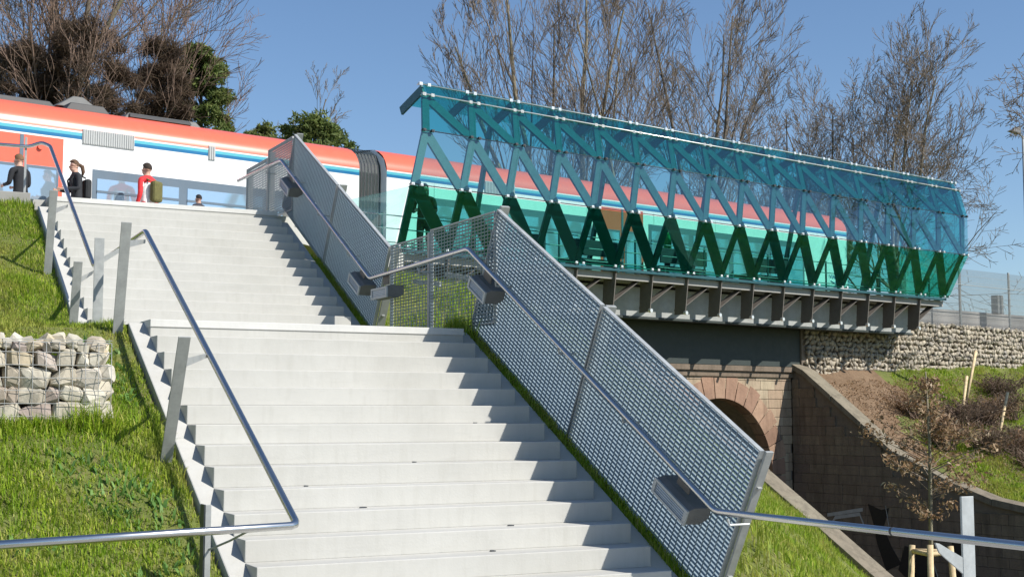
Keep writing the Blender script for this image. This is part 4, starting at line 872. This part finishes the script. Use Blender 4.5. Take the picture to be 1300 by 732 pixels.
p = np.stack([SB * s + CB * o, CB * s - SB * o, bank_h(s, o) + .03], 1)
tag(stuff(leaf_cloud('leaf_litter', p, np.full(n, .08), 9000, .03, M['dryleaf'], None, 18)), 'brown leaf litter strewn over the bare part of the far bank', 'leaf litter')
lf = MB(); q = P(-4.6, -.98, float(left_h(-4.6, -.98)) + .12)
for a in range(7):
    t = a * .9; lf.add([q, q + Vector((math.cos(t) * .035, math.sin(t) * .035, .012)), q + Vector((math.cos(t + .4) * .065, math.sin(t + .4) * .065, .004)), q + Vector((math.cos(t + .8) * .035, math.sin(t + .8) * .035, .012))], [(0, 1, 2, 3)])
tag(lf.build('fallen_leaf', M['yellowleaf']), 'yellow fallen leaf lying in the grass at lower left', 'leaf')
# plant at the landing grating
pt = thing('leafy_plant', 'tuft of tall grass growing beside the landing grating', 'plant', P(.55, 3.40, .0))
u = np.random.default_rng(3).normal(.55, .16, 420); v = np.random.default_rng(4).normal(3.40, .03, 420); o_ = blades('foliage', u, v, np.full(420, -.05), np.random.default_rng(5).uniform(.08, .30, 420), .006, M['grass'], 12, .5); o_.parent = pt; o_.matrix_parent_inverse = pt.matrix_basis.inverted(); del o_['kind']

# ------------------------------------------------------------------ people
def person(label, s, o, z, height, face, jacket, trousers, hair, hairstyle='short', arms='down', lean=0., bag=None, shirt2=None):
    t = thing('person', label, 'person', Bp(s, o, z)); t.rotation_euler = (0, 0, face); k = height / 1.75; t.scale = (k, k, k)
    V = []; E = []; Rr = []
    def add(p, r_, par=None):
        V.append(p); Rr.append(r_);
        if par is not None: E.append((par, len(V) - 1))
        return len(V) - 1
    yl = lambda z_: lean * max(0, z_ - .95)
    pel = add((0, 0, .95), (.165, .115)); wa = add((0, yl(1.12), 1.12), (.15, .105), pel); ch = add((0, yl(1.32), 1.32), (.175, .12), wa); sh = add((0, yl(1.45), 1.45), (.10, .075), ch); nk = add((0, yl(1.52) + .005, 1.525), (.052, .052), sh)
    h0 = add((0, yl(1.58) + .02, 1.585), (.068, .078), nk); h1 = add((0, yl(1.66) + .02, 1.665), (.076, .092), h0); add((0, yl(1.73) + .012, 1.735), (.05, .062), h1); add((0, yl(1.62) + .125, 1.625), (.012, .012), h0)
    for sx in (-1, 1):
        add((sx * .088, yl(1.63) + .01, 1.635), (.010, .016), h1)
        hp = add((sx * .095, 0, .88), (.09, .095), pel); kn = add((sx * .10, .02 - lean * .1, .50), (.062, .068), hp); an = add((sx * .10, -.01, .09), (.042, .046), kn); add((sx * .105, .13, .035), (.036, .03), an)
        s1_ = add((sx * .19, yl(1.43), 1.425), (.062, .066), sh)
        if arms == 'down': el, wr = (sx * .25, yl(1.15) - .03, 1.15), (sx * .255, .06 + yl(.92), .90)
        else: el, wr = (sx * .24, yl(1.2) + .04, 1.17), (sx * .15, yl(1.2) + .27, 1.16)
        e_ = add(el, (.047, .05), s1_); w_ = add(wr, (.032, .034), e_); dw = (Vector(wr) - Vector(el)).normalized(); pm = add(tuple(Vector(wr) + dw * .06), (.034, .02), w_)
        sd_ = dw.cross(Vector((0, 1, 0)) if abs(dw.y) < .8 else Vector((1, 0, 0))).normalized()
        for j in range(4): add(tuple(Vector(wr) + dw * (.13 + .012 * (1.5 - abs(j - 1.4))) + sd_ * (j - 1.5) * .019 + Vector((0, .018, 0))), (.0085, .0085), pm)
        add(tuple(Vector(wr) + dw * .07 - sd_ * .05), (.009, .009), w_)
    me = bpy.data.meshes.new('skel'); me.from_pydata(V, E, []); ob = bpy.data.objects.new('skel', me); col.objects.link(ob)
    ob.modifiers.new('s', 'SKIN'); 
    for i, q in enumerate(me.skin_vertices[0].data): q.radius = Rr[i]; q.use_root = (i == 0)
    m2 = ob.modifiers.new('u', 'SUBSURF'); m2.levels = 2; m2.render_levels = 2
    dg = bpy.context.evaluated_depsgraph_get(); dg.update(); bm_ = bpy.data.meshes.new_from_object(ob.evaluated_get(dg)); bpy.data.objects.remove(ob); bpy.data.meshes.remove(me); bm_.name = 'body'
    skin = simple('skin', (.50, .30, .22), .6); mats = [cloth('jacket_cloth', jacket), cloth('trouser_cloth', trousers), skin, M['black'], cloth('jacket_contrast', shirt2 or jacket)]
    for m_ in mats: bm_.materials.append(m_)
    mi = []; zs = []
    for p_ in bm_.polygons:
        c = p_.center; arm = abs(c.x) > .205
        if c.z > 1.515: mi.append(2)
        elif c.z < .07: mi.append(3)
        elif arms == 'down' and arm and c.z < .905: mi.append(2)
        elif arms != 'down' and c.y - yl(1.2) > .28: mi.append(2)
        elif c.z < .90 and not arm: mi.append(1)
        elif shirt2 and 1.0 < c.z < 1.36 and c.x < .06 and not arm: mi.append(4)
        else: mi.append(0)
    bm_.polygons.foreach_set('material_index', mi); bm_.polygons.foreach_set('use_smooth', [True] * len(mi)); b = bpy.data.objects.new('body', bm_); col.objects.link(b); b.parent = t
    hm = cloth('hair', hair); g = MB(); hy = yl(1.66)
    nu, nv_ = 14, 7; vs = []; fs = []
    for i in range(nv_):
        th = 1.75 * i / (nv_ - 1)
        for j in range(nu):
            a = 2 * math.pi * j / nu; back = -math.sin(a); tt = th * (1.0 if back > -.2 else .62)
            vs.append((.088 * math.sin(tt) * math.cos(a), hy + .012 + .104 * math.sin(tt) * math.sin(a), 1.665 + .108 * math.cos(tt)))
    for i in range(nv_ - 1):
        for j in range(nu): fs.append((i * nu + j, i * nu + (j + 1) % nu, (i + 1) * nu + (j + 1) % nu, (i + 1) * nu + j))
    g.add(vs, fs)
    if hairstyle == 'ponytail': g.tube([(0, hy - .08, 1.68), (0, hy - .15, 1.64), (0, hy - .17, 1.54), (0, hy - .15, 1.44)], [.03, .04, .036, .012], 8)
    if hairstyle == 'long': g.tube([(0, hy - .05, 1.66), (0, hy - .085, 1.55), (0, hy - .10, 1.42)], [.085, .085, .05], 10)
    ho = g.build('hair', hm, None, True); ho.parent = t
    if bag:
        g = MB(); y0 = yl(1.2) - .20; g.obox((0, y0, 1.20), Vector((1, 0, 0)), Vector((0, 1, 0)), UP, .125, .07, .20); bo = g.build('backpack', cloth('backpack_cloth', bag), None, bevel=.05); bo.parent = t
        for sx in (-.11, .11):
            g = MB(); g.tube([(sx, y0 + .06, 1.40), (sx, yl(1.45) + .02, 1.485), (sx, yl(1.35) + .125, 1.36), (sx * 1.2, yl(1.1) + .10, 1.10)], .016, 6); so = g.build('strap', cloth('strap_cloth', bag), None, True); so.parent = t
    return t
def facing(deg): return R(deg)
person('person in a black jacket leaning at the rail in front of the red train door', 2.95, -12.1, TOPZ, 1.62, R(35), (.012, .013, .016), (.02, .022, .03), (.16, .09, .045), 'short', 'front', .12)
person('person with a brown ponytail, black jacket and shoulder bag walking left along the platform', 4.05, -12.3, TOPZ, 1.66, R(100), (.02, .022, .026), (.02, .02, .03), (.10, .055, .03), 'ponytail', 'front', .10, (.018, .02, .022))
person('person in a red and white jacket with an olive backpack on the platform', 5.45, -12.35, TOPZ, 1.78, R(38), (.62, .03, .035), (.03, .035, .05), (.03, .02, .014), 'short', 'down', .05, (.12, .11, .035), (.75, .74, .72))
person('short dark haired child showing only the head above the top step', 6.28, -11.9, TOPZ, 1.20, R(30), (.04, .04, .05), (.03, .03, .04), (.018, .014, .012))
person('person in a black coat with a dark backpack behind the first glass panes', 10.75, -10.7, TOPZ, 1.72, R(150), (.012, .013, .015), (.012, .013, .016), (.02, .016, .014), 'long', 'front', .08, (.02, .02, .022))
person('person in a green jacket waiting behind the glass above the arch', 18.8, -11.6, TOPZ, 1.72, R(60), (.03, .22, .06), (.02, .02, .03), (.04, .025, .015))
